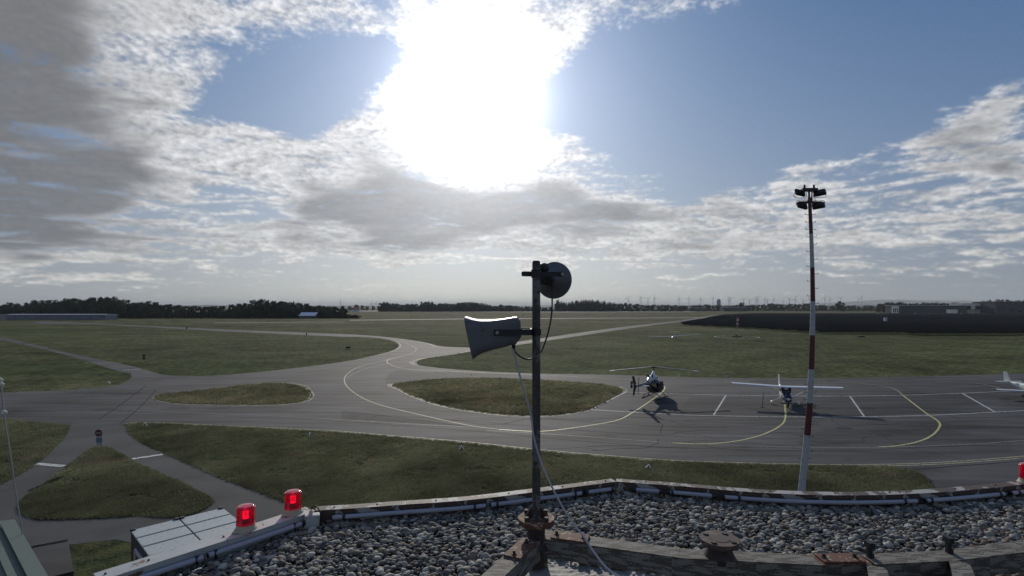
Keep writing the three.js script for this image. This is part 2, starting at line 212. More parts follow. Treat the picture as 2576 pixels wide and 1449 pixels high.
{
  const rs = [0]; for (let r = 5; r < 26000; r *= r < 12 ? 1.2 : r < 400 ? 1.018 : 1.04) rs.push(r); rs.push(30000);
  const as = []; for (let a = -62; a <= 62.01; a += 0.34) as.push(a); for (let a = 66; a < 297; a += 6) as.push(a);
  const pos = [], col = [], idx = [], uv = [], c = [0, 0, 0];
  for (const r of rs) for (const a of as) {
    const t = a * Math.PI / 180, x = r * Math.sin(t), z = -r * Math.cos(t), d = Math.max(1, -z), u = z < -2 ? CX + x * F / d : -9e3, v = z < -2 ? CY + H * F / d : 9e3;
    pos.push(x, 0, z); uv.push(x, z); grassColour(x, z, u, v, c); col.push(...c);
  }
  const n = as.length; for (let i = 0; i + 1 < rs.length; i++) for (let j = 0; j < n; j++) { const k = (j + 1) % n, a = i * n + j, b = i * n + k, e = a + n, f = b + n; if (i) idx.push(a, b, e); idx.push(b, f, e); }
  const g = new THREE.BufferGeometry(); g.setAttribute('position', new THREE.Float32BufferAttribute(pos, 3)); g.setAttribute('uv', new THREE.Float32BufferAttribute(uv, 2)); g.setAttribute('color', new THREE.Float32BufferAttribute(col, 3)); g.setIndex(idx); g.computeVertexNormals();
  if (g.attributes.normal.getY(n * 5) < 0) { for (let i = 0; i < idx.length; i += 3) [idx[i], idx[i + 1]] = [idx[i + 1], idx[i]]; g.setIndex(idx); g.computeVertexNormals(); }
  g.userData.done = true; struct('ground', g, mats.grass);
}
function holed(outline, holes, y) { const s = new THREE.Shape(outline.map(([u, v]) => { const p = P(u, v); return new THREE.Vector2(p.x, -p.z); })); for (const h of holes) s.holes.push(new THREE.Path(h.map(([u, v]) => { const p = P(u, v); return new THREE.Vector2(p.x, -p.z); }))); const g = new THREE.ShapeGeometry(s); g.rotateX(-Math.PI / 2); g.translate(0, y, 0); return g; }
struct('apron', holed(apronShape, [ovalShape, islandShape], 0.012), mats.asphalt);
struct('service_road', holed(roadShape, [triShape], 0.006), mats.concrete);
struct('asphalt_patch', sheet(flat([[340, 775], [345, 735], [380, 697], [435, 678], [560, 688], [1000, 702], [1420, 722], [1440, 746], [1100, 735], [800, 739], [620, 751], [480, 766], [375, 785]].map((p) => A5(...p))), 0.016, 4), mats.darkAsphalt);
struct('asphalt_patch', sheet(flat([[0, 990], [280, 1018], [430, 1050], [700, 1075], [960, 1105], [0, 1056]].map((p) => A5(...p))), 0.016, 0), mats.darkAsphalt);
struct('asphalt_patch', sheet(flat([A6(60, 880), A6(300, 884), A6(235, 1018), A6(-60, 1012)]), 0.016, 0), mats.darkAsphalt);
struct('asphalt_patch', sheet(flat([A6(345, 882), A6(1245, 886), A6(1345, 1026), A6(250, 1018)]), 0.016, 0), mats.darkAsphalt);
struct('asphalt_patch', sheet(flat([A6(1290, 886), A6(2095, 866), A6(2330, 994), A6(1390, 1026)]), 0.016, 0), mats.darkAsphalt);
// the far runway and pale strips of the field
struct('runway', sheet(flat([[880, 806.6], [1165, 803.2], [1480, 801.2], [1900, 799], [1900, 798], [1480, 799.8], [1165, 801.6], [880, 804.8]]), 0.02, 0), mats.runway);
struct('runway_strip', sheet(flat([[902, 783.2], [1200, 784.6], [1420, 785.5], [1750, 784.6], [1750, 783.6], [1420, 783.8], [1200, 783.4], [905, 781.2]]), 0.02, 0), mats.runway);
struct('taxi_strip', sheet(flat([[540, 812.6], [867, 810.2], [867, 809.4], [540, 811.6]]), 0.02, 0), mats.runway);
const seams = [];
for (const [pts, w] of [[[A5(280, 1020), A5(960, 1108)], 0.10], [[A5(190, 1060), A5(280, 1020)], 0.1], [[A5(1230, 1085), A5(1420, 1048), A5(1430, 1062)], 0.08], [[A4(700, 985), A4(1400, 1000), A4(2576, 1055)], 0.12], [[A4(1100, 800), A4(900, 950), A4(740, 1055)], 0.14], [[A4(1180, 830), A4(1030, 985), A4(900, 1090)], 0.12], [[A3(0, 160), A3(900, 190), A3(2000, 180)], 0.07], [[A3(1750, 525), A3(2576, 462)], 0.10], [[A5(410, 690), A5(560, 640)], 0.08], [[A6(0, 800), A6(1200, 805), A6(2400, 790)], 0.06], [[A4(40, 910), A4(900, 870), A4(1180, 830)], 0.07], [[A4(40, 965), A4(700, 985)], 0.07], [[A5(0, 990), A5(280, 1018)], 0.08]]) seams.push(stripe(flat(pts), w, 0.019, 0, 6));
{ const q = [A4(975, 1078), A4(1500, 1090), A4(2000, 1112), A4(2576, 1143), A2(400, 271), A2(1000, 322), A2(1440, 370), A2(2050, 424), A3(0, 460), A3(600, 479), A3(1200, 490), A3(1700, 483), A3(2100, 462), A3(2700, 415)].map((p) => P(...p)); for (const o of [-3.6, -7.3, -11, -14.7]) seams.push(stripe(q.slice(1), 0.045, 0.0185, o, 4)); }
{ const rs = rng(515); for (let k = 0; k < 46; k++) { const p = P(900 + 1650 * rs(), 965 + 190 * rs()); let a = rs() < 0.6 ? 0.1 + 0.3 * rs() : 1.2 + rs(), q = [p.clone()]; for (let i = 0; i < 7; i++) { a += (rs() - 0.5) * 0.7; p.x += Math.cos(a) * (0.5 + rs()); p.z += Math.sin(a) * (0.5 + rs()); q.push(p.clone()); } const ok = (w) => { const u = CX + w.x * F / -w.z, v = CY + H * F / -w.z; return inside(u, v, apronShape) && !inside(u, v, islandShape) && !inside(u, v, ovalShape); }; if (q.every(ok)) seams.push(stripe(q, 0.035 + 0.04 * rs(), 0.0175, 0, 3)); } }
const seamMesh = struct('asphalt_seams', seams, mats.tar);

function line(name, pts, w, mat, offs = [0], y = 0.020, per = 8) { for (const o of offs) struct(name, stripe(flat(pts), w, y, o, per), mat); }
const wl = 'white_line', yl = 'yellow_line';
line(wl, [A5(2150, 847), A6(0, 862), A6(700, 875), A6(1260, 877), A6(1660, 870), A6(2110, 855), A6(2600, 832)], 0.16, mats.white);
line(wl, [A5(1880, 980), A5(2576, 1018), A6(940, 1035), A6(1370, 1033), A6(1860, 1022), A6(2360, 998), A6(2700, 980)], 0.16, mats.white);
for (const [a, b] of [[A6(326, 872), A6(234, 1020)], [A6(1263, 879), A6(1370, 1031)], [A6(2112, 857), A6(2358, 997)], [A5(1880, 980), A5(2148, 846)]]) line(wl, [a, b], 0.15, mats.white, [0], 0.0205, 0);
// lead-in lines
line(yl, [A5(2400, 790), A5(2432, 800), A5(2440, 822), A5(2418, 850), A5(2330, 915), A5(2200, 1000), A5(2080, 1060), A5(1800, 1110), A5(1500, 1143), A5(1195, 1130)], 0.18, mats.yellow, [0], 0.024);
line(yl, [A5(1195, 1130), A5(1000, 1105), A5(600, 1020), A5(250, 930), A5(80, 840), A5(25, 770), A5(40, 715), A5(150, 650), A5(350, 605), A5(470, 575)], 0.15, mats.edge, [0], 0.024);
line(yl, [A5(460, 575), A5(380, 590), A5(345, 612), A5(370, 640), A5(500, 672), A5(1000, 697), A5(1440, 715), A5(2250, 757)], 0.15, mats.edge, [0], 0.0245);
line(yl, [A5(2500, 1230), A6(0, 1235), A6(150, 1238), A6(350, 1225), A6(550, 1185), A6(680, 1135), A6(755, 1085), A6(775, 1040), A6(770, 940)], 0.17, mats.yellow, [0], 0.024);
line(yl, [A6(720, 825), A6(620, 790), A6(480, 770), A6(310, 767)], 0.14, mats.edge, [0], 0.024);
line(yl, [A6(1480, 1262), A6(1620, 1252), A6(1780, 1220), A6(1880, 1175), A6(1936, 1115), A6(1942, 1090), A6(1920, 1060), A6(1860, 1022), A6(1660, 870)], 0.17, mats.yellow, [0], 0.024);
line(yl, [A6(1660, 870), A6(1610, 830), A6(1530, 805), A6(1300, 778), A6(1050, 775)], 0.14, mats.edge, [0], 0.024);
line(yl, [A6(2440, 832), A6(2330, 800), A6(2200, 778), A6(1900, 762)], 0.14, mats.edge, [0], 0.024);
// faded centre line of the apron and the taxiways
line(wl, [A4(1000, 985), A4(2000, 1025), A4(2576, 1055), A5(500, 1085), A5(960, 1110)], 0.10, mats.faded);
line(wl, [A2(1100, 232), A2(1500, 255), A2(2576, 328), A3(400, 345), A3(900, 358), A3(1500, 358), A3(2100, 338), A3(2700, 298)], 0.10, mats.faded);
line(wl, [A5(40, 740), A5(110, 700), A5(300, 640), A5(560, 600), A5(850, 562), A5(1000, 527), A5(1440, 462), A5(2070, 366), A5(2560, 309)], 0.10, mats.faded, [0], 0.0235);
line(wl, [A5(470, 575), A5(540, 550), A5(565, 525), A5(540, 500), A5(400, 455), A5(150, 425), A5(0, 418), A4(2000, 392), A4(1450, 368)], 0.10, mats.faded, [0], 0.0235);
line(wl, [A4(2180, 700), A4(2560, 655)], 0.10, mats.faded);
// doubled edge lines
line(yl, [A4(975, 1078), A4(1200, 1078), A4(1500, 1090), A4(2000, 1112), A4(2576, 1143), A2(400, 271), A2(1000, 322), A2(1440, 370), A2(2050, 424), A3(0, 460), A3(600, 479), A3(1200, 490), A3(1700, 483), A3(2100, 462), A3(2700, 415)], 0.14, mats.edge, [0, 0.36]);
line(yl, [A4(1650, 812), A4(1950, 779), A4(2060, 773), A4(2210, 780), A4(2305, 802), A4(2358, 850), A4(2362, 884), A4(2300, 921), A4(2150, 942), A4(1900, 949), A4(1600, 945), A4(1350, 939), A4(1215, 918), A4(1155, 890), A4(1195, 866)], 0.14, mats.edge, [0, 0.38]);
line(yl, [A5(372, 784), A5(352, 796), A5(425, 826), A5(545, 886), A5(750, 953), A5(1000, 998), A5(1250, 1026), A5(1500, 1033), A5(1700, 1018), A5(1870, 985)], 0.14, mats.edge, [0, -0.38]);
line(yl, [A5(2090, 805), A5(2122, 822), A5(2135, 840), A5(2128, 850)], 0.11, mats.edge, [0, -0.3]);
line(yl, [A5(150, 433), A5(350, 450), A5(432, 475), A5(448, 497), A5(408, 530), A5(300, 563), A5(180, 588)], 0.11, mats.edge, [0, 0.45]);
line(yl, [A5(640, 590), A5(575, 606), A5(540, 618), A5(548, 632), A5(570, 642)], 0.11, mats.edge, [0, 0.5]);
line(yl, [A5(250, 424), A5(500, 453), A5(650, 479), A5(740, 506), A5(900, 513), A5(975, 512)], 0.12, mats.edge);
line(yl, [A4(60, 848), A4(500, 833), A4(890, 795)], 0.09, mats.faded);
line(yl, [A4(1430, 728), A4(1700, 718), A4(2000, 694), A4(2576, 626), A5(180, 592)], 0.09, mats.edge);
line(yl, [A6(-400, 728), A6(0, 738), A6(600, 747), A6(1200, 745), A6(1800, 732), A6(2576, 710)], 0.08, mats.faded);
for (const [a, b] of [[A1(995, 446), A1(1230, 411)], [A1(265, 481), A1(482, 500)], [A4(925, 681), A4(1055, 672)]]) line('stop_bar', [a, b], 0.42, mats.white, [0], 0.014, 0);

// grass that stands up along the apron, in the islands and on the lawn
{
  const rg = rng(31), blades = [], bl = [];
  for (let k = 0; k < 10; k++) { const a = rg() * 6.28, q = rg() * 0.13, h = 0.05 + rg() * 0.085, w = 0.010 + rg() * 0.008, x = Math.cos(a) * q, z = Math.sin(a) * q, l = rg() * 6.28, b = 0.05 * rg(); blades.push(x - w * Math.cos(l), 0, z - w * Math.sin(l), x + w * Math.cos(l), 0, z + w * Math.sin(l), x + b * Math.cos(a), h, z + b * Math.sin(a)); }
  const g = new THREE.BufferGeometry(); g.setAttribute('position', new THREE.Float32BufferAttribute(blades, 3)); g.computeVertexNormals(); metric(g);
  const lists = { lawn_grass: [], island_grass: [], meadow_grass: [] }, c = [0, 0, 0];
  const clear = (u, v) => (!inside(u, v, apronShape) || inside(u, v, islandShape) || inside(u, v, ovalShape)) && (!inside(u, v, roadShape) || inside(u, v, triShape));
  for (let k = 0; k < 260000; k++) {
    const u = rg() * 2700 - 60, v = 940 + 390 * rg() ** 0.8, p = P(u, v);
    if (!clear(u, v) || (v < 1010 && !inside(u, v, islandShape) && !inside(u, v, ovalShape) && rg() > (v - 940) / 70)) continue;
    const isl = inside(u, v, islandShape) || inside(u, v, ovalShape), s = (0.65 + 0.8 * rg()) * (isl ? 1.8 : 1);
    if (fbm(p.x / 2.3, p.z / 2.3, 3) < -0.32 && rg() < 0.7) continue;
    grassColour(p.x, p.z, u, v, c); const t = 0.66 + 0.5 * rg();
    lists[isl ? 'island_grass' : v > 1000 ? 'lawn_grass' : 'meadow_grass'].push([p.x, p.z, rg() * 6.28, s, c[0] * t, c[1] * t, c[2] * t * (0.8 + 0.3 * rg())]);
  }
  for (let k = 0; k < 3000; k++) {                              // weeds and taller clumps scattered over the meadow
    const u = rg() * 2700 - 60, v = 815 + 135 * rg(), p = P(u, v); if (!clear(u, v) || noise(p.x / 22 + 5, p.z / 22) + 0.5 * noise(p.x / 6, p.z / 6) < 0.22) continue;
    grassColour(p.x, p.z, u, v, c); const t = 0.5 + 0.5 * rg(); lists.meadow_grass.push([p.x, p.z, rg() * 6.28, 1.4 + 2.0 * rg(), c[0] * t * 1.2, c[1] * t * 1.2, c[2] * t * 1.2]);
  }
  const dm = new THREE.MeshPhysicalMaterial({ color: 0xffffff, roughness: 1, transmission: 0.45, thickness: 0, specularIntensity: 0.2, side: THREE.DoubleSide }), q = new THREE.Quaternion(), cc = new THREE.Color();
  const say = { lawn_grass: ['short mown lawn grass between the tower and the apron', 'grass'], island_grass: ['taller dry grass growing on the two apron islands', 'grass'], meadow_grass: ['meadow grass along the taxiways beyond the apron', 'grass'] };
  for (const [name, l] of Object.entries(lists)) {
    const m = new THREE.InstancedMesh(g, dm, l.length); m.name = name; m.userData.kind = 'stuff'; tag(m, ...say[name]); m.castShadow = m.receiveShadow = true;
    l.forEach(([x, z, a, s, r, gg, b], i) => { M4.compose(V(x, 0.002, z), q.setFromAxisAngle(V(0, 1, 0), a), V(s, s * 0.9, s)); m.setMatrixAt(i, M4); m.setColorAt(i, cc.setRGB(r, gg, b)); });
    scene.add(m);
  }
}
// ───────────────────────── hills, trees, far buildings, turbines ─────────────────────────
const lerpAt = (tab, x) => { if (x <= tab[0][0]) return tab[0][1]; for (let i = 1; i < tab.length; i++) if (x <= tab[i][0]) return mix(tab[i - 1][1], tab[i][1], (x - tab[i - 1][0]) / (tab[i][0] - tab[i - 1][0])); return tab[tab.length - 1][1]; };
function ridge(name, d, tab, mat, rough, depth) {             // a line of hills with its own depth
  const pos = [], idx = [], n = 260, rows = 7;
  for (let j = 0; j <= rows; j++) for (let i = 0; i <= n; i++) {
    const u = -700 + i / n * 3976, t = j / rows, dd = d + (t - 0.4) * depth, x = (u - CX) * d / F, top = Math.max(0, H + (CY - lerpAt(tab, u)) * d / F);
    const s = Math.sin(Math.PI * t) ** 0.8; pos.push(x, s * top * (1 + 0.10 * noise(u / 60, j * 0.7)) + s * rough * fbm(u / 26 + 5, j * 0.9 + d, 4) - (j === 0 || j === rows ? 5 : 0), -dd);
    if (i && j) { const a = (j - 1) * (n + 1) + i - 1, b = a + 1, c = a + n + 1; idx.push(a, b, c, b, c + 1, c); }
  }
  const g = new THREE.BufferGeometry(); g.setAttribute('position', new THREE.Float32BufferAttribute(pos, 3)); g.setIndex(idx); g.computeVertexNormals(); struct(name, g, mat);
}
ridge('far_hills', 14000, [[-700, 766], [860, 769], [1300, 769], [1420, 766.5], [1560, 765.5], [1700, 767], [1900, 767], [2050, 764], [2180, 758], [2270, 753], [2330, 756], [2420, 756], [2576, 761], [3300, 764]], std(0.05, 0.065, 0.06, 0.95), 22, 3600);
ridge('wooded_rise', 3800, [[-700, 768], [700, 769], [900, 770], [1400, 770.5], [1600, 769.5], [2000, 770], [2200, 768], [3300, 768]], std(0.03, 0.04, 0.025, 0.95), 12, 700);

function leafCloud(seed, n, f, size) {                        // many small leaf faces spread through a crown; f gives a point of the unit crown
  const r = rng(seed), pos = [], col = [];
  for (let i = 0; i < n; i++) {
    const c = f(r), s = size * (0.5 + r() * 0.9), a = V(r() - 0.5, r() - 0.5, r() - 0.5).normalize(), b = V(r() - 0.5, r() - 0.5, r() - 0.5).cross(a).normalize(), k = 0.55 + 0.75 * r(), kg = k * (0.92 + 0.2 * r());
    for (const [p, q] of [[-1, -0.6], [1, -0.5], [0.1, 1]]) { const w = c.clone().addScaledVector(a, p * s).addScaledVector(b, q * s); pos.push(w.x, w.y, w.z); col.push(k, kg, k * 0.9); }
  }
  const g = new THREE.BufferGeometry(); g.setAttribute('position', new THREE.Float32BufferAttribute(pos, 3)); g.setAttribute('color', new THREE.Float32BufferAttribute(col, 3)); g.computeVertexNormals(); metric(g); g.userData.done = true; return g;
}
function broad(seed, low) { const r0 = rng(seed * 13 + 5), lobes = []; for (let i = 0; i < 24; i++) { const a = r0() * 6.28, h = low + (0.95 - low) * (i + r0()) / 24, q = Math.sqrt(1 - ((h - 0.45) / 0.75) ** 2) * 0.36 * (0.45 + 0.6 * r0()); lobes.push([Math.cos(a) * q, h * 0.93, Math.sin(a) * q, 0.10 + 0.10 * r0()]); } return leafCloud(seed, 1900, (r) => { const l = lobes[Math.floor(r() * lobes.length)], v = V(r() - 0.5, r() - 0.5, r() - 0.5).normalize().multiplyScalar(l[3] * r() ** 0.45); return V(l[0] + v.x, l[1] + v.y * 0.85, l[2] + v.z); }, 0.038); }
function spire(seed, w, pow) { return leafCloud(seed, 700, (r) => { const h = 0.04 + 0.95 * r(), q = w * (pow ? (1 - h) ** 0.85 + 0.06 : Math.sin(Math.PI * Math.min(1, h * 0.9 + 0.12)) ** 0.6) * Math.sqrt(r()), a = r() * 6.28; return V(Math.cos(a) * q, h, Math.sin(a) * q); }, 0.035); }
const crowns = { broad: [1, 2, 3, 4, 5, 6].map((s) => broad(s, s % 2 ? 0.05 : 0.12)), poplar: [21, 22].map((s) => spire(s, 0.10, false)), conifer: [31, 32].map((s) => spire(s, 0.20, true)), shrub: [41, 42].map((s) => broad(s, 0.05)) };
const trunkGeo = join([cyl(0.020, 0.012, 0.55, 0, 0.275, 0, 7), rod(V(0, 0.4, 0), V(0.13, 0.66, 0.05), 0.008, 0.003, 5), rod(V(0, 0.42, 0), V(-0.12, 0.64, -0.06), 0.008, 0.003, 5), rod(V(0, 0.5, 0), V(0.02, 0.86, 0), 0.010, 0.003, 5)]); trunkGeo.userData.done = true;
const leaves = [mats.leaf, std(0.046, 0.052, 0.030, 0.9, 0, { side: THREE.DoubleSide, vertexColors: true }), std(0.030, 0.044, 0.024, 0.9, 0, { side: THREE.DoubleSide, vertexColors: true })];
const rt = rng(77), protoTree = {};
function tree(kind, x, z, h, w, label, group) {
  const k = crowns[kind], i = Math.floor(rt() * k.length), key = kind + i, name = { broad: 'broadleaf_tree', poplar: 'poplar_tree', conifer: 'conifer_tree', shrub: 'shrub' }[kind];
  const t = thing(name, label, kind === 'shrub' ? 'shrub' : 'tree', V(x, 0, z), rt() * 6.28, group); t.scale.set(w, h, w);
  mesh('trunk', trunkGeo, mats.bark, t); mesh('crown', k[i], leaves[Math.floor(rt() * 3)], t); return t;
}
function belt(u0, u1, d, spread, step, tab, label, group, pick) {
  for (let u = u0; u < u1; u += step * (0.6 + 0.8 * rt())) {
    const dd = d + spread * rt(), top = lerpAt(tab, u) + (rt() - 0.3) * 4, h = Math.max(3, (H + (CY - top) * dd / F) * 1.1), kind = pick ? pick(u, rt()) : 'broad', w = kind === 'broad' || kind === 'shrub' ? clamp(h * (0.75 + 0.5 * rt()), 7, 18) : h * 0.9;
    tree(kind, (u - CX) * dd / F, -dd, h, w, kind === 'shrub' ? label.replace('tree', 'shrub') : label, group);
  }
}
// left wood, profile of its tops
const woodTop = [[-120, 768], [0, 770], [36, 761], [60, 768], [90, 755], [110, 768], [133, 754], [150, 760], [187, 748], [215, 757], [233, 752], [285, 750], [310, 756], [330, 765], [365, 759], [395, 761], [410, 766], [440, 769], [500, 771], [560, 769], [600, 768], [633, 758], [655, 752], [680, 758], [725, 758], [750, 764], [800, 769], [880, 771]];
belt(-120, 872, 525, 40, 15, woodTop, 'dark tree in the wood along the left side of the airfield', 'trees of the wood on the left', (u, r) => (u > 128 && u < 140 || r < 0.08 ? 'conifer' : 'broad'));
belt(-120, 872, 507, 10, 13, woodTop.map(([u, v]) => [u, v + 12]), 'dark tree in the front row of the wood on the left', 'front trees of the wood on the left');
belt(-120, 905, 500, 5, 10, [[-120, 787], [750, 787], [900, 792]], 'low tree at the foot of the wood on the left', 'low growth at the foot of the wood', () => 'shrub');
const beltTop = [[955, 763], [966, 760], [1000, 765], [1060, 766], [1064, 760], [1072, 760], [1110, 764], [1150, 763], [1190, 760], [1218, 763], [1232, 769], [1255, 767], [1300, 769], [1345, 771]];
belt(957, 1395, 1200, 60, 8.5, beltTop, 'tree in the grey belt behind the runway, left of the loudspeaker pole', 'belt of trees behind the runway');
belt(957, 1395, 1185, 8, 8, beltTop.map(([u, v]) => [u, v + 7]), 'front tree of the grey belt behind the runway', 'front trees of the belt behind the runway');
belt(880, 960, 1500, 60, 12, [[880, 771], [905, 766], [925, 771], [960, 770]], 'far tree at the gap between the wood and the tree belt', 'far trees at the gap');
const popTop = [[1402, 757], [1425, 762], [1450, 758], [1480, 756], [1520, 759], [1545, 764], [1565, 766], [1700, 768]];
belt(1401, 1548, 1220, 40, 3.3, popTop, 'slender poplar in the spiky row right of the loudspeaker pole', 'row of poplars', () => 'poplar');
belt(1401, 1560, 1195, 10, 8, popTop.map(([u, v]) => [u, v + 7]), 'tree in front of the poplar row', 'trees in front of the poplars');
belt(1545, 1720, 1300, 80, 9, [[1545, 765], [1555, 762], [1600, 765], [1660, 768], [1720, 769]], 'low far tree between the poplars and the sheds', 'trees between poplars and sheds');
belt(1720, 2260, 1350, 90, 10, [[1720, 769], [1790, 767], [1860, 768], [1915, 764], [2000, 765], [2035, 765], [2080, 770], [2105, 769], [2180, 769], [2260, 768]], 'tree in the low row below the wind turbines', 'low row of trees below the turbines');
tree('broad', (1866 - CX) * 1280 / F, -1280, 22, 20, 'single rounded tree in front of the long white shed', '');
tree('broad', (2115 - CX) * 1200 / F, -1200, 24, 24, 'big rounded tree rising above the low row right of the floodlight mast', '');
belt(2215, 2420, 960, 60, 11, [[2215, 765], [2240, 761], [2275, 761], [2300, 764], [2340, 761], [2400, 763], [2420, 764]], 'tree behind the long dark hangar on the right', 'trees behind the dark hangar');
belt(2455, 2600, 1010, 40, 12, [[2455, 760], [2480, 757], [2530, 755], [2600, 757]], 'tree top showing above the big dark hall at the right edge', 'trees above the dark hall');
belt(2490, 2530, 1000, 20, 30, [[2490, 755], [2534, 752]], 'pointed conifer above the dark hall at the right edge', 'conifers above the dark hall', () => 'conifer');
belt(2235, 2290, 850, 15, 10, [[2235, 783], [2290, 783]], 'low tree standing before the white gable of the hangar', 'shrubs before the hangar', () => 'shrub');

belt(958, 1398, 1180, 5, 6, [[958, 779], [1398, 779]], 'low tree at the foot of the grey belt behind the runway', 'low growth at the foot of the belt', () => 'shrub');
belt(1401, 1720, 1185, 5, 7, [[1401, 778.5], [1720, 779]], 'low tree at the foot of the poplars', 'low growth at the foot of the poplars', () => 'shrub');
belt(1720, 2240, 1330, 10, 8, [[1720, 777], [2240, 777]], 'low tree at the foot of the row below the turbines', 'low growth below the turbines', () => 'shrub');
// wind turbines
{
  const tw = std(0.30, 0.31, 0.33, 0.6), list = [];
  for (const [x, y] of [[285, 210], [535, 185], [670, 205], [795, 195], [1272, 205], [1458, 200], [1692, 215], [1925, 195], [2225, 225], [2255, 200], [2520, 230]]) list.push([2300 + x / 5.152, 1080 + y / 5.152]);
  for (const [x, y] of [[60, 240], [180, 220], [215, 195], [350, 225], [402, 235], [525, 215], [712, 235], [828, 215], [935, 220], [1097, 245], [1215, 205], [1508, 200], [1612, 220], [1815, 190], [2150, 215], [2222, 190]]) list.push([2800 + x / 5.152, 1080 + y / 5.152]);
  for (const [x, y] of [[395, 255], [472, 250]]) list.push([1300 + x / 4.293, 1080 + y / 4.293]);
  const words = ['near the left end of the poplar row', 'second of the four behind the poplars', 'third of the four behind the poplars', 'last of the four behind the poplars', 'alone right of the poplars', 'left of the narrow one above the sheds', 'narrow one above the white sheds', 'beside the grey silo', 'left one of the close pair right of the silo', 'right one of the close pair right of the silo', 'left of the floodlight mast, before a gap', 'short one after the gap', 'left one of a tight pair', 'right one of a tight pair', 'left of two overlapping ones', 'right of two overlapping ones', 'tall one midway to the mast', 'small one left of a bigger one', 'bigger one, fourth left of the mast', 'third left of the mast', 'second left of the mast', 'hard left of the floodlight mast', 'first right of the floodlight mast', 'second right of the floodlight mast', 'above the big rounded tree', 'left one of the pair before the hill', 'right one of the pair before the hill', 'left one of the two left of the tree belt', 'right one of the two left of the tree belt'];
  const tower = join([cyl(4.6, 3.0, 1, 0, 0.5, 0, 10)]); tower.userData.done = true;
  const hubs = join([box(9, 4, 4, 1.5, 0, 0, 0, 0, 0, 0.8), cyl(2, 1.2, 3.4, -4.4, 0, 0, 10, 0, Math.PI / 2)]); hubs.userData.done = true;
  const blade = join([loft([ring(V(0, 1, 0), V(0.9, 0, 0), V(0, 0, 0.9), 8), ring(V(0, 9, 0), V(0.9, 0, 0), V(0, 0, 3.2), 8), ring(V(0, 30, 0), V(0.6, 0, 0), V(0, 0, 2.3), 8), ring(V(0, 52, 0), V(0.3, 0, 0), V(0, 0, 1.2), 8)])]); blade.userData.done = true;
  list.forEach(([sx, sy], k) => {
    const u = sx / 1.4907, v = sy / 1.4907, d = 7200 + ((k * 37) % 9) * 150, hh = H + (CY - v) * d / F, t = thing('wind_turbine', 'white wind turbine on the horizon, ' + words[k], 'wind turbine', V((u - CX) * d / F, 0, -d), -Math.PI / 2 + (rt() - 0.5) * 1.1, 'wind turbines on the horizon');
    const tm = mesh('tower', tower, tw, t); tm.scale.set(1, hh, 1); const nm = mesh('nacelle', hubs, tw, t); nm.position.y = hh + 1;
    const a0 = rt() * 2; for (let i = 0; i < 3; i++) { const b = mesh('blade', blade, tw, t); b.position.set(-4.6, hh + 1, 0); b.rotation.x = a0 + i * Math.PI * 2 / 3; }
  });
}

// far buildings
const wallDark = new THREE.MeshStandardMaterial({ map: peelTex(-2, [0.05, 0.052, 0.056], [0.04, 0.04, 0.04]), roughness: 0.7 }), cream = std(0.70, 0.67, 0.56, 0.8), roofGrey = std(0.26, 0.28, 0.31, 0.5), blueGrey = std(0.11, 0.125, 0.16, 0.6), roofBlue = std(0.30, 0.33, 0.39, 0.5, 0.2);
function span(u0, u1, d) { return [(u0 - CX) * d / F, (u1 - CX) * d / F]; }
function hgt(v, d) { return H + (CY - v) * d / F; }
{ // long hangar on the left
  const d = 440, [x0, x1] = span(18, 264, d), w = x1 - x0, t = thing('long_hangar', 'long low blue-grey hangar in front of the wood on the left', 'hangar', V((x0 + x1) / 2, 0, -d - 7));
  const h = hgt(793, d);
  mesh('wall', box(w, h, 14, 0, h / 2, 0), blueGrey, t);
  mesh('roof', loft([ring(V(-w / 2 - 0.3, h + 0.25, 0), V(0, 0.75, 0), V(0, 0, 7.5), 20), ring(V(w / 2 + 0.3, h + 0.25, 0), V(0, 0.75, 0), V(0, 0, 7.5), 20)]), roofBlue, t);
  for (let i = 0; i < 9; i++) { const xx = -w / 2 + (i + 0.5) * w / 9, g = mesh('hangar_door', box(w / 9 - 0.35, h - 0.55, 0.12, xx, h / 2 - 0.15, 7.05), std(0.13, 0.145, 0.18, 0.5), t); mesh('door_window', box(1.5, 0.5, 0.05, xx + 2, h * 0.62, 7.13), mats.glass, g); }
  mesh('end_wall', box(0.2, h + 0.4, 13, w / 2 + 0.1, (h + 0.4) / 2, 0.3), std(0.2, 0.21, 0.23), t);
}
{ // grey pale block at the hangar's left end
  const d = 446, [x0, x1] = span(-40, 15, d), t = thing('pale_shed', 'pale grey shed at the left end of the long hangar', 'shed', V((x0 + x1) / 2, 0, -d - 4)); mesh('wall', box(x1 - x0, 4, 8, 0, 2, 0), std(0.24, 0.25, 0.26), t); mesh('roof', box(x1 - x0 + 0.6, 0.3, 8.6, 0, 4.15, 0), roofGrey, t); mesh('door', box(3, 3, 0.1, 3, 1.5, 4.05), blueGrey, t);
}
{ // white-roofed shed at the wood
  const d = 492, [x0, x1] = span(751, 792, d), w = x1 - x0, t = thing('open_shed', 'small shed with a bright white roof at the edge of the wood', 'shed', V((x0 + x1) / 2, 0, -d - 4));
  mesh('wall', box(w - 0.6, 2.8, 7, 0, 1.4, -0.3), std(0.09, 0.085, 0.08), t);
  const r = mesh('roof', box(w + 0.4, 0.18, 7.6, 0, 4.1, 0, 0.42), std(0.72, 0.73, 0.76, 0.45), t); mesh('ridge_cap', box(w + 0.5, 0.2, 0.4, 0, 5.75, -3.5), roofGrey, t);
  for (let i = 0; i < 4; i++) mesh('post', box(0.2, 2.8, 0.2, -w / 2 + 0.8 + i * (w - 1.6) / 3, 1.4, 3.5), mats.bark, t);
}
